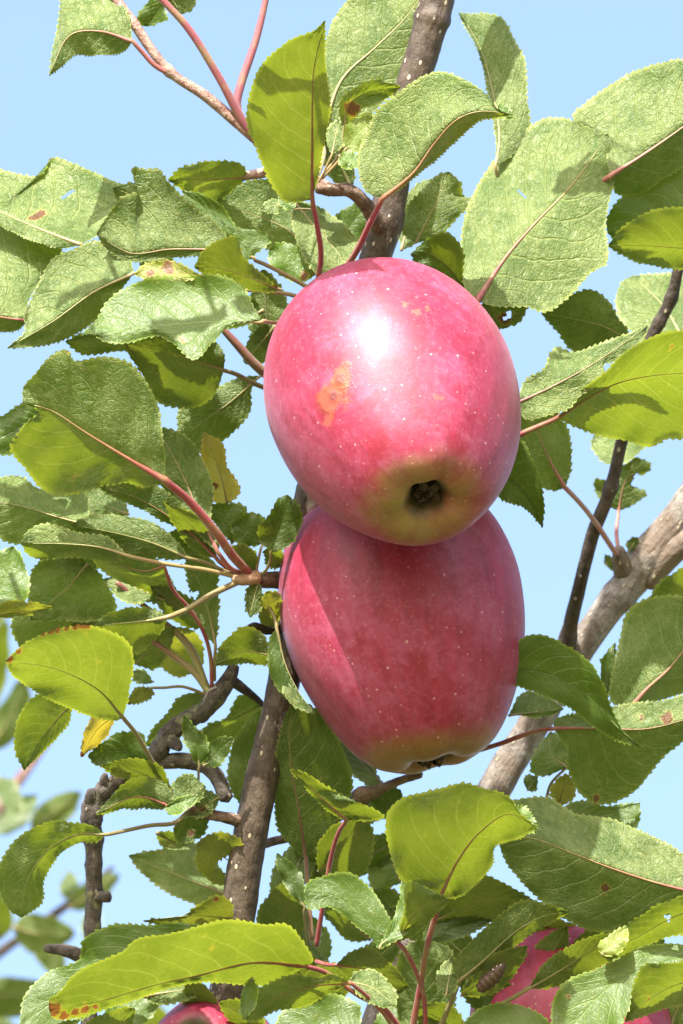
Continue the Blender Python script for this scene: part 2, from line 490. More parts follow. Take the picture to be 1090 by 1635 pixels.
# ------------------------------------------------------------------ trees
foot = P(300, 1635, 330); foot = Vector((foot.x - 0.05, foot.y + 0.25, 0.0))
TREE = empty('apple_tree', foot, 'apple tree in sharp focus whose branches, leaves and twigs surround the red apples', 'tree')
def limb(name, pts, mat, **k): return tube(name, pts, mat, TREE, **k)

# leader: ground -> out of the bottom of the frame -> top of the frame
def world_tube(name, wp, mat, parent, nseg=14, noise=0.06, n=60, **props):
    q = spline(np.array(wp, float), n)
    v, f, uv, al = tube_arrays(q[:, :3], q[:, 3], nseg, noise)
    return link(name, v, f, mat, parent, q[0, :3], uvs={'bark': uv}, attrs={'along': al}, **props)
pA, pB, pC = P(330, 1760, 300), P(200, 2300, 330), P(40, 3400, 420)
world_tube('trunk', [(foot.x, foot.y, -0.05, .075), (foot.x + .01, foot.y - .01, .5, .05), (foot.x + .0, foot.y - .03, 1.1, .04), (*pC, .030),
                     (*pB, .017), (*pA, .0055)], M_STEM, TREE)
limb('branch', [(325, 1780, 300, 27), (352, 1635, 290, 27), (375, 1500, 285, 28), (388, 1400, 280, 28), (412, 1270, 275, 27), (440, 1150, 270, 26),
                (462, 1040, 270, 26), (490, 815, 275, 25), (540, 620, 285, 25), (600, 410, 285, 26), (622, 320, 285, 26), (650, 170, 290, 27), (690, 30, 300, 27), (720, -90, 310, 26), (760, -260, 330, 22)],
     M_STEM, nseg=18, step=7, noise=0.035, knots=((385, 1318, .16, 14), (688, 30, .15, 10), (447, 1170, .12, 10), (606, 350, .2, 22)))
# right-hand limb
wl = P(560, 1900, 800)
limb('branch', [(430, 2200, 700, 37.8), (640, 1560, 740, 34.4), (740, 1360, 770, 30.1), (800, 1240, 790, 26.7), (850, 1160, 800, 25.8), (910, 1060, 810, 24.1), (965, 980, 820, 24.9), (1025, 905, 830, 28.4), (1090, 820, 830, 29.2), (1180, 700, 840, 26.7)],
     M_LIMB, nseg=18, step=9, noise=0.05, knots=((1040, 890, .22, 30), (870, 1140, .12, 18), (985, 955, .1, 14)))
world_tube('branch', [(foot.x + .01, foot.y - .02, .75, .042), (foot.x + .1, foot.y - .06, 1.3, .032), (*P(300, 2800, 640), .018), (*P(430, 2200, 700), .0088)], M_LIMB, TREE)
limb('branch', [(1030, 930, 825, 18.9), (1065, 890, 815, 20.6), (1120, 850, 800, 18.9), (1190, 830, 790, 17.2)], M_LIMB, nseg=14)
limb('branch', [(1100, 360, 560, 9), (1083, 430, 570, 9), (1070, 480, 580, 9.5), (1036, 548, 590, 10), (1010, 640, 600, 10), (993, 703, 610, 10), (973, 785, 630, 10.5), (948, 848, 650, 11), (925, 937, 700, 11), (908, 1010, 770, 12), (903, 1050, 800, 13)],
     M_DARK, nseg=12, noise=0.05, knots=((978, 780, .35, 8), (1072, 476, .25, 9), (906, 1020, .3, 12), (1050, 515, .2, 6)))
# left lichen-covered branch
limb('branch', [(135, 2000, 420, 18.9), (140, 1760, 400, 14.6), (142, 1634, 380, 12.9), (146, 1505, 370, 12.9), (150, 1430, 365, 12.9), (149, 1345, 360, 14.6), (147, 1300, 355, 15.5), (160, 1268, 345, 13.8), (190, 1245, 340, 12.0), (225, 1222, 330, 12.9), (252, 1200, 320, 13.8), (268, 1172, 315, 14.6), (300, 1150, 310, 13.8), (325, 1135, 300, 14.6), (345, 1112, 290, 15.5), (362, 1090, 285, 13.8), (374, 1062, 285, 8.6)],
     M_LICH, nseg=14, step=6, noise=0.11, knots=((149, 1340, .25, 10), (146, 1290, .3, 12), (252, 1195, .2, 10), (150, 1428, .18, 8), (345, 1112, .2, 10), (300, 1150, .22, 5), (318, 1140, .18, 4), (285, 1160, .2, 4), (225, 1222, .25, 6), (190, 1245, .25, 6), (170, 1262, .3, 7), (147, 1310, .2, 5), (148, 1380, .15, 6), (147, 1480, .14, 6)))
world_tube('branch', [(foot.x - .01, foot.y, .9, .035), (foot.x - .06, foot.y - .1, 1.5, .022), (*P(120, 2600, 450), .009), (*P(135, 2000, 420), .0044)], M_LICH, TREE)
limb('twig', [(248, 1218, 325, 11), (290, 1214, 320, 13), (325, 1222, 315, 14), (345, 1240, 310, 13), (362, 1276, 305, 11)], M_LICH, noise=.13, step=5)
limb('spur', [(152, 1290, 350, 12), (146, 1274, 340, 11), (146, 1262, 332, 7)], M_LICH, noise=.2, step=4)
limb('spur', [(172, 1262, 340, 8), (166, 1246, 330, 7), (168, 1236, 326, 4)], M_LICH, noise=.2, step=3)
limb('spur', [(268, 1180, 312, 12), (282, 1190, 300, 9), (288, 1196, 296, 5)], M_LICH, noise=.2, step=3)
limb('twig', [(150, 1432, 362, 8), (165, 1432, 350, 9), (174, 1432, 345, 9)], M_LICH, noise=.1, step=4)
limb('twig', [(146, 1535, 375, 9), (124, 1524, 365, 11), (98, 1517, 355, 10), (72, 1514, 350, 7)], M_LICH, noise=.14, step=4)
limb('twig', [(368, 1085, 290, 9), (385, 1098, 300, 8), (405, 1112, 320, 6), (424, 1130, 350, 4)], M_DARK, noise=.1, step=5)
# spurs on the leader
limb('spur', [(395, 1316, 278, 11), (372, 1308, 262, 10), (345, 1303, 250, 9), (322, 1298, 240, 11), (303, 1294, 232, 9)], M_SPUR, noise=.12, step=5)
limb('spur', [(470, 925, 262, 16), (440, 926, 225, 15), (418, 926, 205, 13), (398, 925, 190, 9)], M_SPUR, noise=.12, step=5)
limb('bud', [(412, 921, 180, 11), (395, 923, 172, 12), (382, 926, 165, 9), (372, 924, 160, 6)], M_BUD, noise=.06, step=4)
limb('spur', [(612, 372, 275, 14), (598, 350, 250, 13), (580, 322, 225, 12), (556, 304, 205, 12), (530, 303, 190, 11), (508, 300, 175, 9)], M_SPUR, noise=.16, step=5)
limb('twig', [(404, 1352, 290, 8), (430, 1345, 380, 7), (510, 1325, 410, 7), (562, 1285, 340, 8)], M_SPUR, noise=.1, step=6)
limb('spur', [(560, 1290, 330, 8), (578, 1270, 300, 15), (598, 1264, 290, 10), (640, 1246, 280, 7), (672, 1236, 275, 6)], M_SPUR, noise=.16, step=5)
limb('spur', [(455, 1000, 265, 9), (428, 1006, 230, 8), (405, 1000, 205, 6), (396, 1002, 200, 4)], M_DARK, noise=.25, step=4)
limb('spur', [(996, 915, 815, 16), (990, 892, 800, 13), (986, 876, 790, 9)], M_LIMB, noise=.1, step=5)
# twigs of the upper left
limb('twig', [(120, -110, 210, 6), (180, -10, 190, 7.5), (215, 40, 180, 8), (268, 112, 175, 8), (330, 155, 180, 8.5), (400, 215, 190, 9), (470, 270, 200, 10), (530, 305, 205, 11)], M_TWIG, noise=.06, step=5,
     knots=((270, 113, .35, 7), (212, 36, .15, 6)))
limb('twig', [(205, -70, 130, 4.5), (255, -5, 140, 5.5), (300, 45, 150, 6), (350, 125, 165, 6.5), (385, 190, 180, 7.5), (404, 220, 190, 8)], M_SHOOT, noise=.03, step=6)
limb('twig', [(440, -90, 230, 4), (425, -5, 225, 5), (408, 65, 215, 6), (386, 130, 205, 7), (378, 165, 198, 7), (384, 190, 192, 6)], M_SHOOT, noise=.03, step=6)
limb('twig', [(392, 281, 240, 7), (415, 277, 235, 8), (446, 272, 225, 9), (500, 290, 215, 9)], M_TWIG, noise=.08, step=5)
limb('twig', [(352, 522, 175, 5), (380, 552, 185, 7), (410, 585, 200, 8), (440, 606, 225, 9), (530, 640, 280, 9)], STALK['purple'], noise=.04, step=6)

# ------------------------------------------------------------------ leaves
def leaf(base, tip, A, B, M=(), side='U', z=150, g=(0.2, 0.2, 0.2), k=None, stalk=(), zs=None, sc='red', rs=4.6,
         tone=1.0, yellow=0.0, spots=(), holes=(), wave=9.0, arch=None, tooth=3.4, teeth=None, curl=0.0, label=None, tree=None, mid=True):
    base, tip = np.array(base, float), np.array(tip, float)
    ea = [base, *map(np.array, A), tip]; eb = [base, *map(np.array, B), tip]
    mm = [base, *map(np.array, M), tip]
    la = sum(np.linalg.norm(np.subtract(a, b)) for a, b in zip(ea, ea[1:]))
    lb = sum(np.linalg.norm(np.subtract(a, b)) for a, b in zip(eb, eb[1:]))
    nt = teeth or max(8, int(max(la, lb) / 10.5))
    n = nt * 3 + 1
    cm = spline(mm, n); ca = spline(ea, n); cb = spline(eb, n)
    u = np.linspace(0, 1, n)
    lm = np.sum(np.linalg.norm(np.diff(cm, axis=0), axis=1))
    def jag(c):
        T = np.gradient(c, axis=0); T /= np.linalg.norm(T, axis=1)[:, None] + 1e-9
        out = c - cm; ln = np.linalg.norm(out, axis=1)[:, None] + 1e-9
        nrm = np.stack([T[:, 1], -T[:, 0]], 1)
        sgn = np.sign(np.sum(nrm * out)) or 1.0
        nrm *= sgn
        amp = tooth * np.clip(u / 0.10, 0, 1) * np.clip((1.02 - u) / 0.10, 0.25, 1)
        th = np.array([0.0, 0.62, 1.0])[np.arange(n) % 3]
        th = th * np.repeat(rng.uniform(.45, 1.15, nt + 1), 3)[:n] + rng.uniform(-.15, .15, n)
        low = np.interp(u, np.linspace(0, 1, 9), rng.uniform(-1, 1, 9)) * 2.2
        return c + nrm * (amp * th + low * np.clip(u / .15, 0, 1) * np.clip((1 - u) / .15, 0, 1))[:, None] + T * (amp * th * 0.45)[:, None]
    ja, jb = jag(ca), jag(cb)
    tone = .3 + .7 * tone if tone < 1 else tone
    rs = rs * .9
    g = tuple(q * 1.35 if q < -.7 else q for q in g)
    if k is None: k = 0.14 if side == 'U' else -0.14
    if arch is None: arch = rng.uniform(-.03, .05) * lm
    upm = -(cm[:, 1] - base[1])
    zm = z + g[0] * upm + arch * 4 * u * (1 - u)
    nv = 8
    tt = np.array([0, .16, .33, .50, .67, .83, .94, 1.0])
    ph = rng.uniform(0, 6.28, 4)
    bul = rng.uniform(-.1, .8)
    pk = 2.2 * min(1, lm / 120)
    wv2 = [(math.cos(a) * 6.28 / wl_, math.sin(a) * 6.28 / wl_, p_) for a, wl_, p_ in zip(rng.uniform(0, 6.28, 5), rng.uniform(38, 120, 5), rng.uniform(0, 6.28, 5))]
    cols = []
    wid = {}
    for (e, e0, gg, sgn) in ((ja, ca, g[1], -1), (jb, cb, g[2], 1)):
        dist = np.linalg.norm(e0 - cm, axis=1)
        ze = gg * -(e0[:, 1] - cm[:, 1]) + k * dist
        wv = wave * np.sin(u * (7.5 + sgn) + ph[0 if sgn < 0 else 1]) + wave * .6 * np.sin(u * 17 + ph[2 if sgn < 0 else 3])
        wv *= np.clip(u / .2, 0, 1) * np.clip((1.05 - u) / .2, 0, 1) * np.clip(dist / 40, 0, 1)
        side_cols = []
        for t in tt:
            last = t > .99
            xy = (e if last else cm + (e0 - cm) * t)
            q = np.sin((u - .30 * t ** 1.25) * 8.5 * 6.283 + sgn * 1.4)
            zz = zm + ze * (t + bul * t * (1 - t)) + wv * t ** 1.6 - np.sign(k or 1) * q * 1.7 * math.sin(math.pi * min(1, t * 1.02)) + curl * dist * t ** 3
            zz = zz + t * pk * np.sum([np.sin(f0 * u * lm + f1 * sgn * t * dist + f2) for f0, f1, f2 in wv2], axis=0) * np.clip(u / .12, 0, 1)
            if last: zz = zz + gg * -(e[:, 1] - e0[:, 1]) + k * (np.linalg.norm(e - cm, axis=1) - dist)
            side_cols.append(np.column_stack([xy, zz]))
        wid[sgn] = dist
        cols.append(side_cols)
    grid = [cols[0][i] for i in range(nv - 1, 0, -1)] + [cols[0][0]] + [cols[1][i] for i in range(1, nv)]
    vv = [-tt[i] for i in range(nv - 1, 0, -1)] + [0] + [tt[i] for i in range(1, nv)]
    nc = len(grid)
    px = np.stack(grid, 1).reshape(-1, 3)                     # n rows x nc columns
    uvb = np.array([(u[i], vv[j] * .5 + .5) for i in range(n) for j in range(nc)])
    flat = np.array([(u[i] * lm * .02, vv[j] * (wid[-1] if vv[j] < 0 else wid[1])[i] * .02) for i in range(n) for j in range(nc)])
    wpts = Pn(px)
    # orientation: which face of the first half shows
    i0 = n // 2
    sa = 0.0
    for i in range(n - 1):
        a, b, c = cm[i], cm[i + 1], ca[i]
        sa += (b[0] - a[0]) * (c[1] - a[1]) - (b[1] - a[1]) * (c[0] - a[0])
    faces = []
    spot = np.zeros(len(px))
    for (sx, sy, sr) in spots:
        spot = np.maximum(spot, np.clip(1.25 - np.hypot(px[:, 0] - sx, px[:, 1] - sy) / sr, 0, 1))
    for i in range(n - 1):
        for j in range(nc - 1):
            f = (i * nc + j, i * nc + j + 1, (i + 1) * nc + j + 1, (i + 1) * nc + j)
            if holes:
                c = px[list(f)].mean(0)
                if any(np.hypot(c[0] - hx, c[1] - hy) < hr * (1 + .25 * math.sin(3 * math.atan2(c[1] - hy, c[0] - hx) + hx)) for hx, hy, hr in holes):
                    continue
            faces.append(f)
    # (y down) first half on which side of the travel direction -> current face winding seen from the camera
    ccw_seen = sa > 0
    want_top = side == 'T'
    if ccw_seen == want_top:
        faces = [f[::-1] for f in faces]
    par = tree or TREE
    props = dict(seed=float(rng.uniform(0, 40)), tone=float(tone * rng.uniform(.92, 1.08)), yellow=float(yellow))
    if label: props['label'] = label
    ob = link('leaf', wpts, faces, M_LEAF, par, wpts[nc // 2], uvs={'blade': uvb, 'flat': flat}, attrs={'spot': spot}, **props)
    # stalk and raised midrib, on the lower face
    if mid or stalk:
        gr = px.reshape(n, nc, 3)
        pw = wpts.reshape(n, nc, 3)
        tn = np.gradient(pw[:, nc // 2], axis=0)
        ac = pw[:, nc // 2 + 2] - pw[:, nc // 2 - 2]
        nrm = np.cross(tn, ac); nrm /= np.linalg.norm(nrm, axis=1)[:, None] + 1e-12
        if ccw_seen == want_top: nrm = nrm
        tow = CAMn - pw[:, nc // 2]
        vis = 1.0 if side == 'U' else -1.0
        sgnn = np.sign(np.sum(nrm * tow, axis=1)) * vis
        sel = np.arange(0, int(n * .93), 3)
        rr = np.interp(u[sel], [0, .18, .5, 1], [rs, rs * .55, rs * .30, rs * .10])
        mp = pw[sel, nc // 2] + (nrm[sel] * sgnn[sel][:, None]) * (rr * S * (-.15 if side == 'U' else 1.15))[:, None]
        seq_r = (rr * S).tolist()[::-1]; pts = mp[::-1]
        al = u[sel][::-1]
        if len(stalk):
            st = [np.array([*base, zm[0]])]
            m_ = len(stalk)
            ze_ = zs if zs is not None else z + 40
            for q_, s_ in enumerate(stalk):
                zz = s_[2] if len(s_) > 2 else zm[0] + (ze_ - zm[0]) * (q_ + 1) / m_
                st.append(np.array([s_[0], s_[1], zz]))
            sl_ = sum(np.linalg.norm(np.subtract(a, b)) for a, b in zip(st, st[1:]))
            sp_ = Pn(spline(st, max(5, int(sl_ / 8))))[1:]
            pts = np.vstack([pts, sp_])
            seq_r += np.linspace(rs, rs * 1.15, len(sp_)).tolist() if True else []
            seq_r[-len(sp_):] = (np.linspace(rs, rs * 1.2, len(sp_)) * S).tolist()
            al = np.concatenate([al, np.zeros(len(sp_))])
        if len(pts) > 3:
            v, f, uv, _ = tube_arrays(np.asarray(pts), np.array(seq_r), 7, 0.05)
            alv = np.concatenate([np.repeat(al, 7), [al[0], al[-1]]])
            link('leaf_stalk', v, f, STALK[sc], ob, wpts[nc // 2], attrs={'along': alv})
    return ob

def ovate(base, tip, wl, wr, bend=0.0, **kw):
    b, t = np.array(base, float), np.array(tip, float)
    d = t - b; Ln = np.linalg.norm(d); d /= Ln; nr = np.array([d[1], -d[0]])
    us = (.12, .32, .55, .78, .93); pr = (.62, .97, .98, .66, .27)
    mid = lambda q: b + d * Ln * q + nr * bend * Ln * 4 * q * (1 - q)
    A = [tuple(mid(q) + nr * wl * p) for q, p in zip(us, pr)]
    B = [tuple(mid(q) - nr * wr * p) for q, p in zip(us, pr)]
    return leaf(base, tip, A, B, [tuple(mid(.33)), tuple(mid(.67))], **kw)

LIT, PALE, GLOW, DIM, FLAT = (.55, .6, .6), (.8, .9, .9), (-.9, -1.1, -1.1), (-.3, -.35, -.35), (.15, .15, .15)
# --- upper left
leaf((211, 66), (78, 121), [(203, 25), (165, -40), (105, -30), (94, 40), (84, 78)], [(196, 82), (150, 88), (118, 89), (100, 104)], [(160, 50), (112, 56)], 'U', 150, (.3, .7, -.3), stalk=[(226, 82), (246, 104), (268, 117)], zs=172, sc='pink', rs=4)
leaf((285, -20), (232, 42), [(262, 5), (264, 30), (250, 38)], [(245, -5), (222, 30)], [(258, 8)], 'T', 260, DIM, tone=.9, sc='olive')
leaf((250, -30), (288, 22), [(300, -25), (312, 0), (304, 16)], [(262, -5), (275, 15)], [(275, 0)], 'U', 200, DIM, tone=.8, sc='olive')
# --- round the stem at the top
leaf((498, 319), (519, 32), [(458, 321), (434, 292), (410, 240), (394, 196), (407, 128), (424, 96), (459, 68), (500, 50)], [(510, 267), (523, 200), (525, 150), (517, 88)], [(498, 215), (501, 110)], 'U', 95, (-.85, -1.25, .1), k=.1, stalk=[(506, 360), (512, 405), (507, 452)], zs=170, sc='red', rs=4.6, tone=1.05)
leaf((512, 225), (705, -60), [(511, 180), (517, 140), (518, 90), (530, 40), (556, 0), (600, -50)], [(512, 258), (545, 236), (610, 165), (690, 95), (715, 0)], [(545, 128), (600, 75), (650, 25)], 'U', 340, (.3, .35, .1), stalk=[(516, 245), (508, 275), (500, 290)], zs=230, sc='pale', rs=5, wave=3)
leaf((549, 206), (640, 139), [(541, 180), (545, 158), (566, 140), (592, 128), (618, 130)], [(560, 192), (585, 170), (615, 158)], [(556, 168), (585, 148)], 'U', 170, (-.5, -.9, -.3), spots=[(562, 174, 16)], tone=1.1, stalk=[(545, 240), (520, 275)], zs=190, sc='pale', rs=2.6, tooth=3)
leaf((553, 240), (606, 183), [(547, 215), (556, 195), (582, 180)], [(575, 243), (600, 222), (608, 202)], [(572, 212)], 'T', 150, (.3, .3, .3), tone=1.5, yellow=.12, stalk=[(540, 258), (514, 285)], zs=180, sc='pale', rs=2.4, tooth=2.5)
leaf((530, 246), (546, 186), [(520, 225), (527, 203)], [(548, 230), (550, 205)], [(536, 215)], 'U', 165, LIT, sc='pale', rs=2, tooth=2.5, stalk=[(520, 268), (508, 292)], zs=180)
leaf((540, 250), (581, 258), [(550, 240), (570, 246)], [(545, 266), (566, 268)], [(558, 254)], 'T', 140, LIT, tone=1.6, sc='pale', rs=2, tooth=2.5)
leaf((610, 318), (820, 183), [(583, 303), (573, 248), (590, 205), (600, 182), (626, 158), (672, 124), (700, 115), (739, 128), (778, 152), (795, 175)], [(640, 298), (690, 258), (733, 220), (764, 192), (788, 188)], [(660, 276), (693, 230), (728, 192), (765, 178)], 'U', 60, (-.5, .5, -1.9), k=.16, stalk=[(590, 358), (570, 400), (553, 426)], zs=190, sc='red', rs=5.2, tone=1.02)
leaf((792, 172), (819, 188), [(800, 166), (812, 172)], [(798, 184), (810, 190)], [(805, 178)], 'T', 20, LIT, tone=1.6, sc='pale', rs=1.2, tooth=3, teeth=8)
leaf((791, 266), (732, 20), [(842, 225), (845, 185), (841, 143), (836, 93), (822, 66), (804, 30), (782, 22), (756, 22)], [(792, 220), (783, 165), (762, 80), (742, 40)], [(797, 220), (790, 165), (770, 85), (748, 42)], 'U', 330, (.5, .25, .2), k=-.15, curl=.25, sc='pale', rs=3, stalk=[(793, 290), (780, 330)], zs=360, wave=3)
# --- upper right
leaf((761, 481), (971, 214), [(742, 458), (735, 396), (744, 342), (786, 261), (836, 211), (872, 190), (907, 190), (940, 204), (958, 214)], [(790, 488), (843, 490), (870, 498), (905, 474), (944, 434), (968, 420), (966, 360), (979, 290), (977, 240)], [(807, 411), (850, 361), (915, 293)], 'U', 170, (.62, .75, .35), k=.12, stalk=[(742, 515), (722, 560)], zs=260, sc='red', rs=6.5, wave=7, spots=[(925, 395, 5)], holes=[(831, 309, 3)])
leaf((772, 478), (806, 524), [(800, 470), (838, 488), (828, 512)], [(768, 500), (786, 520)], [(790, 500)], 'U', 240, DIM, tone=.7, spots=[(806, 508, 14)], holes=[(811, 505, 6)], sc='olive', rs=2)
leaf((1012, 548), (864, 500), [(990, 512), (968, 480), (942, 462), (915, 468), (888, 486)], [(975, 556), (940, 566), (916, 560), (890, 530)], [(960, 520), (910, 508)], 'U', 330, (-.4, -.5, -.6), tone=.75, sc='olive', rs=3)
leaf((974, 281), (1170, 140), [(958, 214), (916, 187), (934, 167), (962, 146), (998, 122), (1042, 106), (1089, 93), (1140, 100)], [(984, 308), (1016, 309), (1050, 292), (1094, 262), (1150, 200)], [(1030, 245), (1090, 203)], 'U', 300, (.3, .65, -.8), k=.15, sc='pink', rs=5, stalk=[(950, 300), (930, 330)], zs=360)
leaf((1160, 350), (970, 372), [(1130, 260), (1085, 268), (1030, 300), (985, 322), (968, 350)], [(1120, 370), (1040, 385), (990, 388)], [(1060, 338), (1000, 362)], 'T', 370, (.1, .25, .2), tone=1.05, sc='olive')
leaf((1165, 395), (970, 392), [(1120, 330), (1086, 332), (1040, 338), (1005, 356), (982, 378)], [(1120, 424), (1079, 428), (1040, 424), (1008, 413), (985, 402)], [(1090, 396), (1030, 392)], 'U', 320, (-.3, -.85, -1.2), k=.05, sc='red', rs=3, tone=1.05)
leaf((1100, 560), (1010, 440), [(1030, 545), (992, 512), (984, 470), (992, 450)], [(1130, 500), (1110, 446), (1060, 438)], [(1060, 490)], 'U', 720, PALE, sc='pale', wave=3, tone=.95)
leaf((890, 668), (1160, 590), [(930, 622), (962, 600), (1000, 562), (1058, 534), (1110, 530)], [(938, 690), (988, 701), (1038, 713), (1062, 700), (1100, 696), (1140, 650)], [(945, 632), (985, 612), (1040, 600), (1100, 595)], 'U', 190, (-.7, -1.3, -1.2), k=.06, sc='red', rs=4.6, stalk=[(862, 680), (830, 694), (800, 712)], zs=200, tone=1.1, spots=[(981, 652, 7), (1074, 555, 6)], wave=4)
leaf((822, 645), (1034, 519), [(842, 606), (868, 590), (882, 562), (890, 554), (914, 562), (966, 548), (1009, 532)], [(840, 668), (876, 662), (906, 652), (925, 632), (952, 616), (970, 602), (962, 584), (990, 573), (1024, 548)], [(880, 618), (935, 588), (990, 552)], 'U', 120, (.5, .55, .2), k=.1, sc='purple', rs=3.6, stalk=[(800, 655)], zs=150, wave=8, tone=.95)
leaf((902, 778), (838, 640), [(912, 748), (911, 710), (898, 672), (870, 645)], [(886, 783), (862, 776), (838, 740), (825, 690)], [(880, 740), (858, 690)], 'U', 440, (-.2, -.5, -.5), sc='pink', rs=4.6, tone=1.0, stalk=[(930, 808), (953, 838), (975, 872), (984, 884)], zs=790)
leaf((788, 752), (866, 843), [(831, 704), (848, 732), (863, 770), (868, 806)], [(796, 792), (830, 808), (850, 822)], [(820, 770), (850, 806)], 'T', 190, (-.4, -.3, -.3), tone=.85, sc='olive')
leaf((1040, 690), (950, 690), [(1030, 712), (990, 742), (962, 738), (944, 710)], [(1020, 670), (970, 670)], [(1000, 700)], 'U', 860, PALE, sc='pale', rs=3)
leaf((988, 815), (1015, 730), [(972, 808), (952, 790), (950, 766), (975, 770), (990, 750)], [(1006, 806), (1031, 786), (1012, 775), (1038, 742)], [(994, 780), (1004, 755)], 'U', 840, (-.3, -.4, -.4), tone=.8, spots=[(965, 785, 8), (1012, 760, 6)], holes=[(975, 790, 5), (1018, 768, 9)], sc='pink', rs=3.4, stalk=[(984, 850), (988, 884)], zs=800)
leaf((985, 905), (966, 885), [(976, 910), (966, 900)], [(980, 892)], [], 'U', 805, FLAT, sc='olive', rs=1.5, tooth=2)
leaf((1003, 880), (1018, 858), [(1000, 866), (1010, 858)], [(1014, 878), (1020, 868)], [], 'U', 805, FLAT, sc='olive', rs=1.5, tooth=2)
# stem right of the leader
leaf((664, 388), (716, 274), [(643, 372), (652, 330), (682, 296), (700, 280)], [(700, 378), (708, 370), (729, 346), (756, 317), (738, 314), (733, 292)], [(685, 345), (705, 305)], 'U', 330, (.0, .1, -.2), tone=.85, sc='pale', rs=3)
leaf((640, 400), (690, 285), [(638, 360), (644, 320), (666, 294)], [(672, 380), (690, 335)], [(655, 350)], 'U', 360, LIT, sc='pale', rs=3)
leaf((748, 470), (655, 406), [(738, 446), (736, 398), (716, 374), (690, 378)], [(720, 470), (680, 440)], [(715, 425), (685, 405)], 'T', 220, (-.5, -.5, -.5), tone=.75, sc='olive')
# --- under the top spur, left
leaf((470, 322), (556, 440), [(509, 330), (541, 353), (571, 384), (566, 412)], [(468, 360), (485, 410), (515, 440)], [(505, 365), (540, 405)], 'U', 250, LIT, sc='pale', rs=3)
leaf((505, 412), (338, 325), [(492, 360), (470, 330), (440, 289), (400, 288), (366, 306)], [(455, 402), (400, 388), (358, 360)], [(455, 365), (395, 340)], 'U', 270, (.1, .1, .1), tone=.85, sc='pale', rs=3.4)
leaf((452, 326), (416, 333), [(440, 318), (426, 322)], [(442, 340), (428, 341)], [], 'U', 160, LIT, tone=1.1, sc='pale', rs=1.5, tooth=2)
leaf((470, 333), (444, 312), [(470, 318), (456, 308)], [(458, 334), (448, 328)], [], 'T', 155, LIT, tone=1.4, sc='pale', rs=1.5, tooth=2, stalk=[(495, 334)])
leaf((397, 283), (268, 287), [(384, 262), (358, 257), (322, 259), (290, 268)], [(375, 300), (345, 320), (322, 316), (292, 302)], [(355, 286), (310, 286)], 'U', 240, (-.4, -.9, -.9), tone=.95, sc='pink', rs=3.2, tooth=4)
# --- left bank
leaf((130, 391), (-80, 300), [(160, 370), (180, 332), (212, 309), (168, 284), (118, 263), (84, 252), (70, 276), (54, 282), (0, 272), (-40, 272)], [(92, 396), (40, 378), (-10, 355)], [(64, 366), (0, 338), (-40, 318)], 'U', 205, (.6, .95, .5), k=.04, sc='pale', rs=4, wave=9, spots=[(59, 345, 10)], holes=[(108, 317, 7)], tone=1.03)
leaf((371, 398), (154, 373), [(352, 366), (300, 323), (266, 287), (254, 269), (230, 270), (212, 267), (221, 306), (194, 316), (168, 350)], [(330, 404), (270, 413), (205, 416), (168, 396)], [(330, 398), (270, 398), (208, 404)], 'U', 130, (.1, .35, -.5), k=.05, sc='pink', rs=3, wave=7, tone=.92, curl=-.25)
leaf((402, 414), (290, 305), [(408, 404), (436, 379), (410, 368), (378, 362), (352, 328), (320, 310)], [(385, 412), (358, 382), (325, 350), (300, 325)], [(385, 388), (345, 348)], 'T', 170, (.2, .3, .1), tone=1.15, sc='pale', rs=3.6, stalk=[(420, 421), (460, 441), (496, 462)], zs=230)
leaf((448, 463), (310, 426), [(412, 434), (386, 407), (378, 377), (342, 388), (322, 405)], [(425, 466), (400, 462), (370, 452), (335, 445)], [(405, 446), (350, 428)], 'U', 120, (-.6, -.8, -1.0), tone=.9, spots=[(444, 457, 9)], sc='pale', rs=3)
leaf((502, 440), (430, 398), [(506, 428), (502, 408), (464, 389), (436, 390)], [(478, 450), (448, 440), (430, 415)], [(470, 416)], 'T', 230, (.3, .3, .3), tone=1.35, sc='pale', rs=2.5, spots=[(486, 440, 9)])
leaf((393, 463), (300, 455), [(370, 452), (330, 448)], [(368, 474), (325, 472)], [], 'U', 190, DIM, tone=.8, sc='pale', rs=3.6, stalk=[(430, 466), (462, 470), (492, 480)], zs=240)
leaf((45, 512), (-110, 470), [(45, 480), (70, 440), (98, 402), (92, 386), (42, 372), (0, 350), (-50, 370)], [(25, 527), (-10, 530), (-60, 510)], [(0, 506), (-50, 495)], 'U', 165, (.2, .85, -.8), k=.05, sc='red', rs=3, wave=6)
leaf((214, 436), (11, 556), [(200, 400), (176, 396), (150, 386), (112, 399), (84, 411), (60, 455), (40, 502), (40, 530)], [(185, 470), (160, 502), (108, 541), (60, 554)], [(150, 466), (86, 512)], 'U', 110, (.3, .75, -.7), k=.04, sc='pale', rs=3.4, wave=8)
leaf((416, 511), (126, 538), [(402, 486), (382, 454), (338, 438), (288, 444), (236, 445), (200, 460), (170, 482), (155, 508)], [(385, 514), (364, 522), (340, 546), (310, 576), (276, 548), (252, 535), (200, 547), (170, 544), (145, 532)], [(340, 514), (240, 522), (180, 530)], 'T', 40, (.1, .6, .55), k=-.05, sc='pale', rs=3.6, stalk=[(436, 515), (470, 513)], zs=110, wave=8, tone=1.18, spots=[(290, 540, 6)])
leaf((322, 440), (214, 438), [(300, 428), (276, 417), (250, 418), (230, 424)], [(290, 450), (245, 450)], [(270, 436)], 'T', 95, LIT, tone=1.1, yellow=.35, spots=[(268, 428, 14), (240, 436, 8)], sc='pale', rs=2)
leaf((250, 560), (104, 545), [(225, 530), (160, 525)], [(190, 560), (150, 566), (130, 566)], [(170, 545)], 'U', 200, GLOW, tone=.9, sc='olive', rs=2)
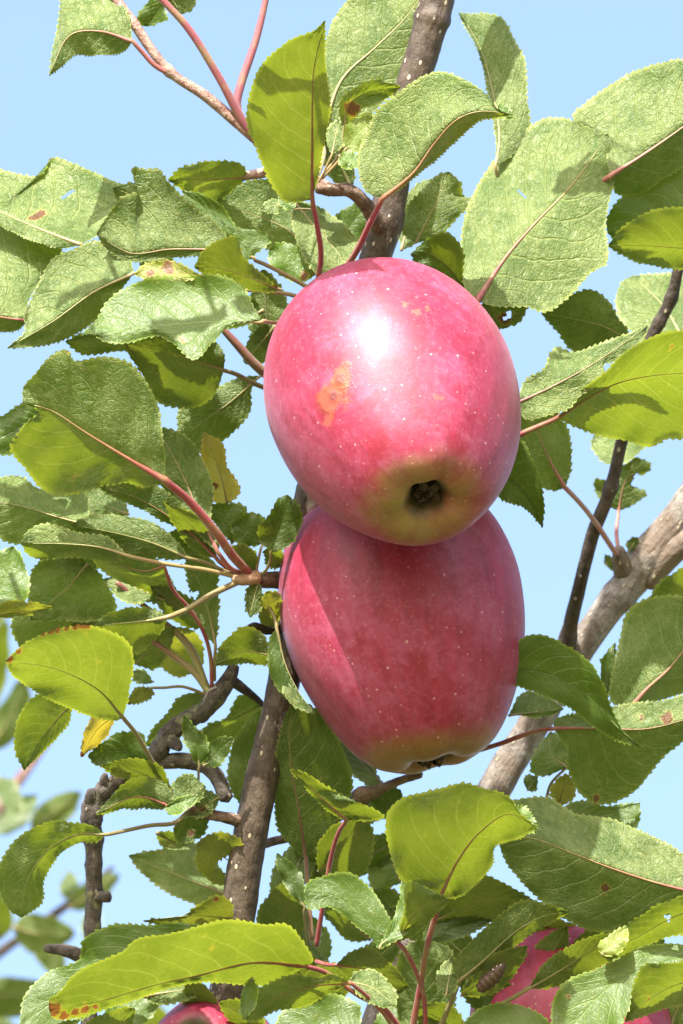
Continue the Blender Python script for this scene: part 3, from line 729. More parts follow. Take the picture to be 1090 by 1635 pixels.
leaf((357, 591), (198, 549), [(358, 566), (345, 545), (300, 522), (240, 525)], [(345, 625), (322, 645), (290, 650), (254, 642), (228, 600), (208, 570)], [(300, 572), (240, 556)], 'U', 150, (-.3, -.6, -.8), tone=.78, sc='olive', rs=4, stalk=[(378, 598), (405, 612), (434, 624)], zs=200)
leaf((415, 600), (288, 700), [(400, 622), (398, 657), (372, 690), (350, 704), (320, 722)], [(380, 604), (330, 630), (290, 650), (284, 680)], [(370, 640), (325, 672)], 'U', 300, (-.1, -.1, -.3), tone=1.0, sc='pale', rs=3)
leaf((362, 806), (325, 690), [(384, 785), (374, 760), (362, 745), (354, 708)], [(345, 806), (332, 770), (322, 726)], [(355, 770), (342, 730)], 'U', 320, (-.4, -.8, -.8), yellow=.75, spots=[(342, 776, 9)], sc='pale', rs=2.5, tooth=3, label='yellowing leaf with an orange-brown spot')
# large leaf, left centre
leaf((262, 767), (36, 643), [(263, 733), (258, 690), (252, 650), (236, 612), (207, 580), (168, 569), (116, 576), (107, 561), (84, 568), (52, 600), (37, 620)], [(232, 776), (203, 769), (157, 778), (93, 788), (63, 776), (42, 750), (18, 716), (36, 684), (62, 656)], [(190, 724), (135, 690), (80, 655)], 'U', 35, (-.3, -.38, -.95), k=.04, sc='red', rs=7.5, stalk=[(300, 798), (345, 850), (372, 888), (396, 914)], zs=170, spots=[(118, 767, 7), (108, 562, 6), (60, 772, 5)], wave=4, tone=1.06)
leaf((348, 882), (248, 680), [(336, 822), (340, 785), (325, 738), (306, 705), (280, 690)], [(305, 838), (266, 790), (246, 730)], [(318, 820), (285, 745)], 'U', 130, (.2, .1, .1), tone=.85, sc='pink', rs=4, stalk=[(366, 905), (388, 918)], zs=180)
leaf((350, 896), (152, 775), [(325, 850), (270, 790), (210, 765)], [(318, 866), (262, 832), (215, 808), (180, 790)], [(300, 848), (225, 798)], 'U', 160, (-.3, -.3, -.5), tone=.85, sc='red', rs=4, stalk=[(368, 912), (388, 922)], zs=180)
leaf((344, 890), (262, 800), [(350, 862), (330, 835), (295, 815)], [(320, 885), (285, 850)], [(315, 850)], 'U', 190, GLOW, tone=1.0, sc='olive', rs=2)
leaf((70, 656), (-30, 712), [(48, 646), (25, 651), (-10, 675)], [(60, 690), (38, 714), (15, 727)], [(20, 690)], 'T', 160, FLAT, tone=.95, sc='olive')
leaf((152, 842), (-60, 800), [(140, 815), (136, 788), (100, 786), (56, 776), (36, 760), (0, 762)], [(120, 860), (80, 858), (40, 868), (0, 858)], [(90, 825), (20, 805)], 'U', 190, (.5, .9, -.5), k=.05, sc='pale', rs=3, wave=8, tone=1.05)
leaf((206, 822), (128, 790), [(195, 798), (165, 780), (140, 775)], [(170, 832), (140, 815)], [(165, 805)], 'U', 300, LIT, sc='pale', rs=2)
leaf((302, 892), (112, 838), [(278, 862), (246, 834), (192, 823), (138, 826)], [(270, 893), (210, 882), (150, 866)], [(240, 866), (170, 848)], 'U', 130, (-.2, .1, -.6), tone=.82, sc='olive', rs=3.2, stalk=[(322, 896), (350, 908), (378, 920)], zs=170)
leaf((208, 889), (34, 868), [(190, 876), (170, 858), (120, 850), (70, 838), (44, 848)], [(190, 897), (150, 893), (110, 890), (60, 893), (44, 884)], [(160, 874), (95, 868)], 'U', 100, (-.2, .2, -1.1), tone=1.0, sc='pale', rs=3.6, stalk=[(262, 900), (330, 910), (380, 922)], zs=165)
leaf((262, 904), (148, 892), [(215, 870), (180, 876)], [(292, 962), (292, 972), (240, 946), (190, 928), (162, 910)], [(230, 912), (190, 902)], 'U', 160, (-.6, -.6, -1.3), tone=1.1, sc='red', rs=3.4, stalk=[(276, 942), (302, 972), (325, 1010), (336, 1050), (338, 1096)], zs=270)
leaf((262, 958), (165, 925), [(240, 925), (200, 915)], [(240, 962), (190, 955)], [(215, 938)], 'U', 240, PALE, sc='pale', rs=3)
leaf((140, 900), (48, 990), [(165, 922), (182, 976), (148, 990), (90, 990)], [(120, 888), (56, 902), (46, 940)], [(110, 935), (75, 965)], 'U', 290, (.0, -.1, -.2), tone=1.0, sc='pale', rs=2.6, wave=3)
leaf((150, 975), (32, 1035), [(150, 1000), (110, 1022), (60, 1032)], [(110, 968), (40, 970), (18, 990)], [(90, 1000)], 'U', 320, (-.3, -.6, -.6), tone=1.05, sc='pale', rs=2.6)
leaf((-15, 985), (20, 872), [(30, 975), (46, 932), (40, 905), (31, 886)], [(-30, 940), (-10, 890)], [(5, 930), (18, 895)], 'T', 120, (.3, .6, .6), tone=1.35, sc='pale', rs=3)
leaf((-30, 985), (84, 970), [(10, 962), (50, 962)], [(10, 985), (50, 980)], [], 'U', 110, GLOW, tone=1.0, yellow=.2, sc='pale', rs=3)
# vertical leaf hanging in the gap
leaf((344, 1030), (296, 888), [(324, 1006), (312, 978), (302, 940)], [(348, 980), (346, 940), (344, 902), (318, 886)], [(336, 990), (320, 935)], 'U', 230, (.0, .1, .0), tone=.9, sc='pale', rs=3, stalk=[(342, 1060), (342, 1086)], zs=280, holes=[(311, 950, 6)])
leaf((236, 1000), (306, 1075), [(262, 1070), (285, 1080)], [(270, 1000), (310, 1008), (326, 1040), (322, 1064)], [(275, 1040)], 'U', 310, GLOW, tone=1.05, yellow=.2, sc='olive', rs=2.5)
leaf((215, 1060), (280, 1000), [(205, 1035), (230, 1010)], [(245, 1068), (270, 1040)], [(245, 1030)], 'U', 320, GLOW, tone=1.0, sc='olive', rs=2.5)
# bright serrated leaf, left
leaf((196, 1146), (9, 1056), [(207, 1102), (212, 1056), (203, 1028), (174, 1010), (131, 1000), (70, 1012), (34, 1032)], [(186, 1150), (138, 1140), (86, 1119), (36, 1090), (16, 1070)], [(156, 1101), (86, 1067)], 'U', 20, (-.9, -1.0, -1.1), k=.05, sc='olive', rs=4, stalk=[(216, 1170), (241, 1213), (263, 1248), (277, 1280)], zs=225, spots=[(68, 1012, 6), (80, 1008, 7), (92, 1005, 6), (106, 1002, 7), (120, 1000, 9), (132, 998, 8), (142, 1000, 6), (14, 1053, 9), (30, 1040, 6), (165, 1050, 4)], wave=4, tone=1.12)
leaf((268, 986), (150, 1000), [(245, 972), (215, 970), (182, 976), (160, 990)], [(250, 1018), (218, 1042), (185, 1020)], [(230, 992), (185, 996)], 'U', 110, (-.5, -.5, -1.0), tone=.85, sc='olive', rs=5, stalk=[(300, 972), (340, 948), (378, 930)], zs=165)
leaf((116, 1122), (38, 1230), [(110, 1150), (82, 1185), (56, 1210)], [(85, 1108), (58, 1110), (32, 1140), (24, 1195)], [(90, 1150), (58, 1190)], 'U', 120, (-.6, -.9, -.9), tone=1.0, sc='olive', rs=2.5)
leaf((184, 1142), (129, 1209), [(178, 1160), (160, 1185)], [(160, 1135), (140, 1155), (132, 1185)], [(155, 1165)], 'U', 100, GLOW, yellow=.8, spots=[(130, 1205, 6)], sc='pale', rs=2, tooth=2.5)
leaf((240, 1225), (140, 1207), [(232, 1186), (226, 1173), (190, 1170), (160, 1188)], [(225, 1212), (185, 1228), (155, 1222)], [(200, 1200)], 'T', 180, (-.3, -.2, -.3), tone=.75, sc='olive', rs=2.5)
leaf((275, 1262), (160, 1222), [(255, 1225), (205, 1212)], [(250, 1256), (210, 1246), (180, 1236)], [(220, 1232)], 'U', 170, GLOW, tone=.85, sc='olive', rs=2.5)
leaf((278, 1290), (153, 1300), [(270, 1258), (248, 1243), (214, 1243), (184, 1265)], [(255, 1292), (210, 1290)], [(220, 1272)], 'U', 130, (-.4, -.6, -.9), tone=.92, sc='red', rs=4)
leaf((272, 1290), (328, 1255), [(268, 1262), (300, 1236)], [(300, 1284), (318, 1275)], [], 'U', 200, FLAT, tone=.9, sc='olive', rs=2)
leaf((262, 1290), (318, 1270), [(275, 1280), (300, 1270)], [(270, 1302), (300, 1290)], [], 'T', 120, LIT, tone=1.3, sc='pale', rs=2, tooth=2)
leaf((316, 1222), (293, 1142), [(330, 1208), (328, 1180), (310, 1160)], [(306, 1205), (292, 1172)], [(314, 1180)], 'T', 200, (.0, .1, -.2), tone=.8, sc='olive', rs=2.4, stalk=[(316, 1250), (306, 1282)], zs=235)
leaf((326, 1224), (372, 1178), [(328, 1196), (350, 1178)], [(345, 1222), (364, 1202)], [(346, 1202)], 'T', 200, (.0, .1, -.2), tone=.75, sc='olive', rs=2.4)
leaf((350, 1272), (304, 1302), [(330, 1262), (308, 1280)], [(345, 1290), (322, 1304)], [], 'U', 230, FLAT, tone=.8, spots=[(322, 1290, 7)], sc='olive', rs=2)
leaf((240, 1098), (204, 1125), [(216, 1100), (206, 1112)], [(244, 1110), (225, 1120)], [], 'U', 250, GLOW, tone=1.0, yellow=.2, sc='olive', rs=2.6, stalk=[(262, 1098), (290, 1096), (316, 1104), (330, 1110)], zs=290)
leaf((244, 1090), (212, 1072), [(236, 1076), (222, 1070)], [(232, 1092), (216, 1086)], [], 'T', 260, LIT, tone=1.2, sc='olive', rs=2)
leaf((330, 1104), (232, 1190), [(310, 1150), (280, 1180), (255, 1195)], [(295, 1110), (265, 1140), (244, 1165)], [(285, 1145)], 'U', 370, GLOW, tone=.95, sc='olive', rs=2.5)
leaf((420, 1124), (318, 1178), [(398, 1160), (372, 1178), (345, 1190)], [(385, 1112), (360, 1148), (330, 1160)], [(370, 1150)], 'U', 360, GLOW, tone=1.0, sc='olive', rs=2.5)
leaf((429, 1046), (343, 1062), [(422, 1018), (390, 1001), (362, 1020), (350, 1040)], [(428, 1060), (395, 1058), (365, 1062)], [(390, 1040)], 'U', 170, (-.5, -.7, -.9), tone=.85, sc='olive', rs=2.4, stalk=[(436, 1020)], zs=200)
leaf((442, 1004), (505, 1140), [(448, 1080), (460, 1118), (482, 1134)], [(430, 1020), (428, 1050), (436, 1090)], [(455, 1060), (480, 1110)], 'U', 165, (.15, .1, .1), tone=.9, sc='olive', rs=3, stalk=[(438, 985), (420, 955), (408, 935)], zs=190)
leaf((442, 1003), (426, 944), [(420, 995), (412, 975)], [(448, 975), (446, 950)], [(430, 970)], 'U', 215, GLOW, tone=1.1, yellow=.15, sc='olive', rs=2.4)
leaf((412, 930), (398, 985), [(420, 950), (414, 975)], [(396, 940), (392, 965)], [], 'U', 175, FLAT, tone=.75, sc='olive', rs=2)
leaf((434, 882), (458, 790), [(414, 862), (413, 842), (430, 822), (442, 800)], [(462, 872), (480, 838), (478, 812)], [(445, 850), (456, 815)], 'T', 130, (-.1, -.2, -.2), tone=.72, sc='olive', rs=2.6, stalk=[(428, 905), (412, 922)], zs=180, k=-.25)
leaf((418, 868), (370, 838), [(424, 845), (420, 824), (400, 820), (380, 828)], [(395, 872), (374, 862)], [(395, 848)], 'T', 165, (-.1, -.1, -.1), tone=.72, sc='pale', rs=2.4, stalk=[(413, 890), (408, 918)], zs=185)
leaf((372, 868), (334, 806), [(388, 842), (390, 812), (365, 804)], [(355, 850), (338, 828)], [(360, 836)], 'T', 220, (.1, .2, .1), tone=.95, sc='olive', rs=2.4)
leaf((405, 915), (368, 872), [(412, 890), (395, 872)], [(388, 905), (370, 890)], [], 'U', 200, GLOW, tone=.8, sc='olive', rs=2)
leaf((448, 905), (420, 880), [(455, 890), (440, 872)], [(430, 905)], [], 'U', 215, GLOW, tone=1.0, sc='olive', rs=2)
# --- below the pair, round the leader
leaf((402, 1300), (420, 1128), [(380, 1280), (364, 1240), (372, 1190), (396, 1150)], [(425, 1280), (440, 1220), (440, 1160)], [(405, 1240), (412, 1180)], 'U', 350, (-.4, -.5, -.5), tone=.72, sc='olive', rs=3)
leaf((488, 1372), (470, 1118), [(448, 1330), (438, 1270), (442, 1200), (455, 1145)], [(512, 1342), (556, 1276), (562, 1248), (545, 1192), (512, 1142), (492, 1126)], [(478, 1300), (464, 1220), (462, 1160)], 'U', 330, (-.5, -.6, -.6), tone=.62, sc='purple', rs=4, stalk=[(492, 1430), (498, 1500)], zs=330, wave=3)
leaf((620, 1262), (500, 1138), [(560, 1185), (525, 1150)], [(600, 1262), (545, 1215), (515, 1165)], [(560, 1200)], 'U', 380, LIT, tone=1.0, sc='pale', rs=3)
leaf((553, 1310), (463, 1228), [(528, 1296), (500, 1270), (478, 1246)], [(612, 1304), (588, 1288), (552, 1272), (518, 1256), (490, 1236)], [(530, 1290), (500, 1262)], 'U', 130, (-.8, -.9, -1.0), tone=1.05, sc='red', rs=4, stalk=[(540, 1330), (528, 1370), (516, 1440), (505, 1510)], zs=260)
leaf((508, 1392), (575, 1305), [(508, 1350), (535, 1318)], [(540, 1406), (568, 1403), (588, 1384), (596, 1344), (590, 1318)], [(545, 1355)], 'U', 300, GLOW, tone=.92, sc='olive', rs=3)
leaf((640, 1410), (610, 1335), [(650, 1380), (640, 1345)], [(600, 1420), (588, 1400), (596, 1360)], [(622, 1370)], 'U', 480, PALE, tone=1.0, sc='pale', rs=3, wave=3)
leaf((590, 1275), (640, 1262), [(600, 1262), (625, 1258)], [(610, 1300), (640, 1280)], [], 'T', 330, FLAT, tone=.8, sc='olive', rs=2)
leaf((555, 1320), (640, 1265), [(580, 1275), (615, 1255)], [(600, 1312), (640, 1290)], [], 'U', 390, LIT, tone=1.0, sc='olive', rs=2)
leaf((703, 1432), (857, 1322), [(682, 1416), (644, 1404), (624, 1357), (620, 1300), (643, 1276), (672, 1268), (706, 1260), (740, 1251), (778, 1260), (810, 1272), (828, 1298)], [(728, 1432), (757, 1414), (782, 1384), (790, 1350), (828, 1336)], [(730, 1376), (765, 1330), (812, 1300)], 'U', 40, (-.75, -.9, -1.2), k=.12, sc='red', rs=5, stalk=[(697, 1455), (682, 1510), (671, 1573), (655, 1660)], zs=190, wave=6, tone=1.05)
leaf((812, 1285), (857, 1324), [(836, 1290), (850, 1304)], [(822, 1312), (836, 1330)], [(830, 1305)], 'T', 5, LIT, tone=1.6, sc='pale', rs=1.2, tooth=5, teeth=12)
leaf((632, 1502), (486, 1428), [(628, 1480), (604, 1438), (588, 1418), (556, 1395), (512, 1402), (490, 1412)], [(604, 1514), (592, 1498), (564, 1474), (528, 1447), (492, 1452)], [(600, 1484), (566, 1450), (525, 1428)], 'T', 60, (.2, .5, -.2), k=-.25, sc='red', rs=4, stalk=[(648, 1520), (664, 1552), (676, 1590), (680, 1660)], zs=190, tone=1.2, wave=5)
leaf((604, 1514), (642, 1404), [(622, 1478), (636, 1445)], [(645, 1494), (668, 1466), (664, 1432)], [(632, 1480), (650, 1440)], 'T', 45, (.3, .3, .4), k=-.1, tone=1.35, sc='pale', rs=2)
leaf((634, 1504), (716, 1437), [(645, 1460), (650, 1408), (690, 1422)], [(662, 1492), (692, 1464)], [(660, 1462), (690, 1442)], 'U', 75, GLOW, tone=1.15, sc='red', rs=3)
leaf((1140, 1432), (796, 1346), [(1120, 1380), (1090, 1364), (1058, 1345), (1022, 1328), (972, 1306), (915, 1299), (898, 1288), (878, 1274), (843, 1272), (812, 1282), (800, 1310)], [(1100, 1460), (1060, 1460), (1010, 1484), (955, 1486), (900, 1464), (844, 1421), (808, 1376)], [(1060, 1413), (986, 1390), (915, 1363), (840, 1337)], 'U', 110, (.1, .6, -.45), k=.08, sc='red', rs=4.6, wave=4, tone=.88, spots=[(965, 1420, 9)])
leaf((884, 1163), (1150, 1130), [(886, 1150), (940, 1136), (1000, 1124), (1060, 1118), (1110, 1108)], [(892, 1175), (908, 1200), (906, 1216), (924, 1262), (950, 1283), (982, 1280), (1014, 1262), (1042, 1226), (1066, 1202), (1110, 1170)], [(950, 1163), (1030, 1164), (1090, 1150)], 'U', 215, (.1, .6, -.55), k=.08, sc='red', rs=4, stalk=[(850, 1169), (797, 1188), (740, 1205)], zs=290, wave=4, tone=.92, spots=[(1065, 1146, 12), (968, 1252, 8), (950, 1278, 8), (1025, 1147, 6)])
leaf((795, 1070), (1024, 1193), [(838, 1017), (870, 1016), (902, 1031), (944, 1062), (963, 1096), (978, 1138), (1000, 1175)], [(832, 1096), (906, 1128), (953, 1162), (996, 1184)], [(870, 1075), (940, 1112), (985, 1160)], 'T', 160, (-.2, -.1, -.3), k=-.15, tone=.92, sc='olive', rs=3)
leaf((812, 1142), (900, 1132), [(835, 1105), (870, 1112)], [(840, 1142), (870, 1145)], [], 'U', 300, LIT, tone=1.0, sc='pale', rs=3)
leaf((1010, 1126), (1160, 960), [(976, 1122), (975, 1080), (986, 1044), (1006, 975), (1032, 957), (1064, 952), (1110, 955)], [(1040, 1120), (1090, 1106), (1150, 1050)], [(1033, 1100), (1066, 1070), (1110, 1015)], 'U', 320, (.15, .35, -.8), k=.1, sc='pink', rs=5, stalk=[(1000, 1150), (990, 1180)], zs=380, wave=3)
leaf((966, 1115), (982, 1026), [(958, 1085), (964, 1048)], [(975, 1095), (982, 1060)], [], 'T', 420, FLAT, tone=.8, sc='olive', rs=2)
leaf((1130, 950), (1035, 958), [(1110, 900), (1065, 922)], [(1100, 975), (1060, 975)], [], 'U', 500, GLOW, tone=1.0, sc='olive', rs=2)
leaf((905, 1225), (878, 1168), [(868, 1240), (846, 1230), (858, 1196)], [(908, 1200), (900, 1180)], [(880, 1205)], 'U', 420, LIT, tone=.9, sc='pale', rs=2.5, stalk=[(880, 1250), (872, 1275)])
leaf((842, 1262), (858, 1240), [(836, 1250), (844, 1238)], [(856, 1260)], [], 'U', 430, PALE, sc='pale', rs=2, tooth=2)
leaf((892, 1288), (905, 1236), [(880, 1265), (888, 1245)], [(915, 1275), (918, 1250)], [], 'U', 440, GLOW, tone=1.0, yellow=.3, sc='red', rs=3)
leaf((892, 1296), (1022, 1282), [(925, 1278), (968, 1288), (1005, 1284)], [(930, 1312), (980, 1325), (1014, 1322)], [(960, 1300)], 'T', 330, LIT, tone=1.1, sc='pink', rs=3, stalk=[(875, 1305)])
leaf((690, 1472), (856, 1440), [(720, 1432), (772, 1398), (806, 1412), (830, 1424)], [(740, 1480), (800, 1470), (835, 1455)], [(765, 1440)], 'U', 200, GLOW, tone=.75, sc='olive', rs=3)
leaf((672, 1508), (786, 1468), [(684, 1480), (745, 1464)], [(705, 1504), (750, 1490)], [(725, 1482)], 'T', 190, (.1, .1, .1), tone=.75, sc='olive', rs=2.4)
leaf((733, 1566), (910, 1456), [(722, 1542), (752, 1502), (786, 1470), (836, 1439), (874, 1446)], [(766, 1550), (815, 1514), (857, 1486), (890, 1466)], [(772, 1534), (825, 1486), (870, 1462)], 'U', 90, (-.3, -.55, -1.2), k=.05, sc='olive', rs=4.4, stalk=[(720, 1600), (698, 1650)], zs=160, tone=.98, wave=4)
leaf((712, 1590), (722, 1528), [(698, 1578), (700, 1550)], [(728, 1578), (728, 1550)], [], 'U', 70, LIT, tone=1.1, sc='pale', rs=2.6, tooth=3)
leaf((735, 1590), (842, 1510), [(752, 1550), (800, 1520)], [(790, 1586), (820, 1556), (836, 1530)], [(785, 1555)], 'U', 150, GLOW, tone=.82, sc='olive', rs=2.4)
leaf((843, 1579), (985, 1494), [(854, 1563), (880, 1530), (916, 1509), (958, 1491)], [(895, 1574), (950, 1547), (986, 1523), (992, 1505)], [(890, 1552), (940, 1520)], 'U', 110, (-.5, -.8, -.9), tone=.9, sc='olive', rs=4, stalk=[(808, 1599), (770, 1618), (730, 1650)], zs=150)
leaf((1150, 1440), (958, 1524), [(1120, 1424), (1090, 1431), (1058, 1442), (1030, 1459), (1008, 1470), (985, 1496)], [(1120, 1478), (1065, 1496), (1022, 1514), (982, 1536)], [(1080, 1462), (1010, 1500)], 'U', 30, (-.6, -1.0, -1.1), tone=1.1, sc='olive', rs=3, holes=[(1066, 1465, 5)], wave=3)
leaf((960, 1524), (1000, 1478), [(955, 1510), (975, 1492)], [(985, 1524), (1000, 1500)], [], 'T', 26, LIT, tone=1.5, yellow=.2, sc='pale', rs=1.5, tooth=3)
leaf((1150, 1520), (880, 1680), [(1090, 1508), (1022, 1513), (997, 1524), (950, 1549), (902, 1571), (884, 1600), (882, 1640)], [(1120, 1570), (1050, 1560), (1016, 1572), (1004, 1612), (985, 1650), (940, 1700)], [(1060, 1535), (980, 1570), (925, 1625)], 'T', 70, (.3, .6, .6), k=-.04, tone=1.3, sc='pale', rs=3, wave=4, spots=[(905, 1590, 5)])
leaf((1160, 1560), (998, 1632), [(1120, 1532), (1080, 1538), (1032, 1541), (1016, 1566), (1004, 1604)], [(1120, 1592), (1060, 1610), (1030, 1620)], [(1080, 1572), (1030, 1600)], 'U', 20, (-.6, -1.0, -1.1), tone=1.1, sc='olive', rs=3, spots=[(1036, 1593, 5)])
leaf((895, 1670), (730, 1645), [(876, 1632), (845, 1610), (802, 1600), (772, 1609), (745, 1630)], [(850, 1680), (780, 1680)], [(810, 1640)], 'T', 60, LIT, tone=1.3, sc='pale', rs=3)
# lower left
leaf((488, 1543), (78, 1612), [(499, 1535), (483, 1506), (458, 1478), (426, 1477), (368, 1470), (322, 1478), (271, 1490), (216, 1500), (196, 1519), (128, 1551), (92, 1588), (80, 1594)], [(450, 1560), (413, 1573), (322, 1566), (258, 1579), (184, 1606), (112, 1625), (86, 1626)], [(404, 1537), (322, 1556), (250, 1572), (160, 1598)], 'U', 10, (-.5, -1.1, -1.2), k=.03, sc='red', rs=4.4, stalk=[(520, 1553), (572, 1589), (612, 1610), (645, 1650)], zs=130, tone=1.14, spots=[(84, 1612, 17), (102, 1622, 10), (120, 1616, 8), (136, 1611, 9), (152, 1608, 6), (338, 1510, 5)], wave=4)
leaf((330, 1478), (30, 1640), [(270, 1474), (240, 1478), (184, 1478), (134, 1500), (126, 1532), (78, 1551), (42, 1588)], [(300, 1540), (230, 1580), (140, 1620), (70, 1660)], [(220, 1520), (130, 1570), (70, 1610)], 'T', 90, (.1, .3, .2), k=-.03, tone=1.1, sc='olive', rs=3)
leaf((372, 1466), (228, 1470), [(368, 1440), (344, 1431), (318, 1446), (290, 1464)], [(330, 1478), (270, 1480)], [(310, 1462)], 'U', 170, GLOW, tone=.7, yellow=.1, sc='olive', rs=2.5, spots=[(345, 1436, 6)])
leaf((560, 1570), (386, 1626), [(533, 1556), (505, 1562), (470, 1557), (428, 1572), (398, 1590)], [(525, 1586), (478, 1609), (440, 1613), (405, 1630)], [(500, 1575), (440, 1594)], 'U', 15, (-.7, -1.0, -1.1), tone=1.14, sc='red', rs=3.4, stalk=[(585, 1590), (615, 1622), (630, 1650)], zs=110)
leaf((402, 1560), (388, 1628), [(410, 1580), (405, 1610)], [(388, 1580), (384, 1610)], [], 'T', 10, LIT, tone=1.3, sc='pale', rs=1.4, tooth=3)
leaf((556, 1568), (632, 1606), [(570, 1552), (590, 1548), (620, 1568), (632, 1588)], [(575, 1588), (608, 1608)], [(590, 1575)], 'U', 60, LIT, tone=1.05, sc='pale', rs=2.5)
leaf((574, 1648), (430, 1670), [(572, 1606), (550, 1594), (520, 1588), (470, 1604), (448, 1622)], [(540, 1680), (480, 1690)], [(510, 1640)], 'T', 90, LIT, tone=1.2, sc='pale', rs=2.5)
leaf((536, 1541), (652, 1575), [(560, 1520), (590, 1516), (628, 1544)], [(575, 1575), (630, 1590)], [(595, 1550)], 'U', 150, GLOW, tone=.7, sc='red', rs=3.4, stalk=[(520, 1540), (505, 1535)])
leaf((680, 1670), (668, 1500), [(640, 1640), (632, 1570), (640, 1520)], [(712, 1640), (728, 1570), (716, 1515)], [(678, 1600)], 'U', 230, (-.3, -.3, -.3), tone=.95, sc='pale', rs=3)
leaf((375, 1433), (205, 1366), [(350, 1385), (312, 1349), (290, 1344), (257, 1356)], [(345, 1448), (320, 1446), (275, 1427), (230, 1396)], [(320, 1412), (260, 1388)], 'U', 350, (.5, .8, .5), sc='pale', rs=3.6, wave=3)
leaf((384, 1390), (314, 1352), [(380, 1410), (350, 1414), (338, 1409), (316, 1386)], [(388, 1360), (381, 1338), (340, 1330), (318, 1342)], [(355, 1368)], 'U', 310, GLOW, tone=1.1, yellow=.12, holes=[(357, 1381, 11)], sc='olive', rs=2.4, label='small round leaf with a ragged hole through it')
leaf((276, 1322), (335, 1296), [(285, 1345), (322, 1336), (332, 1312)], [(290, 1308), (315, 1294)], [], 'U', 255, DIM, tone=.8, spots=[(305, 1330, 8)], sc='olive', rs=2)
leaf((170, 1333), (34, 1465), [(142, 1318), (116, 1316), (82, 1312), (46, 1326), (14, 1358), (-2, 1392), (0, 1428), (18, 1456)], [(150, 1345), (128, 1346), (92, 1368), (70, 1408), (64, 1442)], [(120, 1334), (72, 1362), (42, 1410)], 'U', 130, (-.4, -.7, -1.0), k=.06, sc='olive', rs=3.6, stalk=[(202, 1326), (240, 1318), (278, 1314), (300, 1296)], zs=230, tone=1.02, wave=4)
leaf((484, 1448), (442, 1362), [(484, 1420), (480, 1396), (460, 1375)], [(464, 1425), (444, 1390)], [(466, 1404)], 'T', 250, FLAT, tone=.7, sc='olive', rs=2.5, stalk=[(488, 1480), (494, 1510)])
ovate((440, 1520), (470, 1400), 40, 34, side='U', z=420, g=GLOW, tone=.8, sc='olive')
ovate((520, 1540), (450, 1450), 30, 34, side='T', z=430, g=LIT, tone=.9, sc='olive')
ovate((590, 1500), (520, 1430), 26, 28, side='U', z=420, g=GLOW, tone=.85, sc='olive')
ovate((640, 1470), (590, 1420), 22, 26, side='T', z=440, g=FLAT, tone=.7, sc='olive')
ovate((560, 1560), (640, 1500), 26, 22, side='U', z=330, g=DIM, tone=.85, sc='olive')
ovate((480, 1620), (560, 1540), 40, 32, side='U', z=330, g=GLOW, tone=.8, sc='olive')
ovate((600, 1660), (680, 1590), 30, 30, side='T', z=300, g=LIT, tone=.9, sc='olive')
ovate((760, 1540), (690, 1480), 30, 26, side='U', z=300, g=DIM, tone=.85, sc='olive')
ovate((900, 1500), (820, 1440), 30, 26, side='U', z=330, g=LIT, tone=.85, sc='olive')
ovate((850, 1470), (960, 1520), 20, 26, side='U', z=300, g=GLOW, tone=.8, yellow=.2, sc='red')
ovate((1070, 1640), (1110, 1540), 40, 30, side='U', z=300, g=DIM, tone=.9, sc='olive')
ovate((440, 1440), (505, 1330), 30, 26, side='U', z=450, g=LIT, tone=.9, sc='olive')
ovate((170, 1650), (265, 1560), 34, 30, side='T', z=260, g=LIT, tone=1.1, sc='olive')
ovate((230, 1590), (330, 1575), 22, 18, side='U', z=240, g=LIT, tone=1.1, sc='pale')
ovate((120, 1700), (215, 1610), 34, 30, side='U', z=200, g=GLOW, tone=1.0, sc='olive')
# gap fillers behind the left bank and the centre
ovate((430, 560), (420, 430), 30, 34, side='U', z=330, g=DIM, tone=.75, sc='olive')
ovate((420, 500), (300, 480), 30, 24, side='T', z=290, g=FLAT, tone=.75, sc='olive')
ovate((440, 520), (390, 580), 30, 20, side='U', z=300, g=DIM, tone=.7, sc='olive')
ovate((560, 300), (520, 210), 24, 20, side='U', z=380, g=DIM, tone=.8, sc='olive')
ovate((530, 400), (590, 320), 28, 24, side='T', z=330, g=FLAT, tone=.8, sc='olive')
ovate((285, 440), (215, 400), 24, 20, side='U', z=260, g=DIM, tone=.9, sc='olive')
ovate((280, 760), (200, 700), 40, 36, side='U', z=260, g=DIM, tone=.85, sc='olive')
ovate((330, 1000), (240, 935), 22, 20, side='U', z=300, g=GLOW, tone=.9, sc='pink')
for st in ([(234, 1018, 280), (275, 1046, 285), (312, 1076, 285), (334, 1106, 288)], [(186, 930, 250), (250, 985, 270), (300, 1030, 282), (330, 1100, 288)]):
    tube('twig', [(*p, 4.2 + i * .8) for i, p in enumerate(st)], STALK['purple'], TREE, nseg=8, step=8)
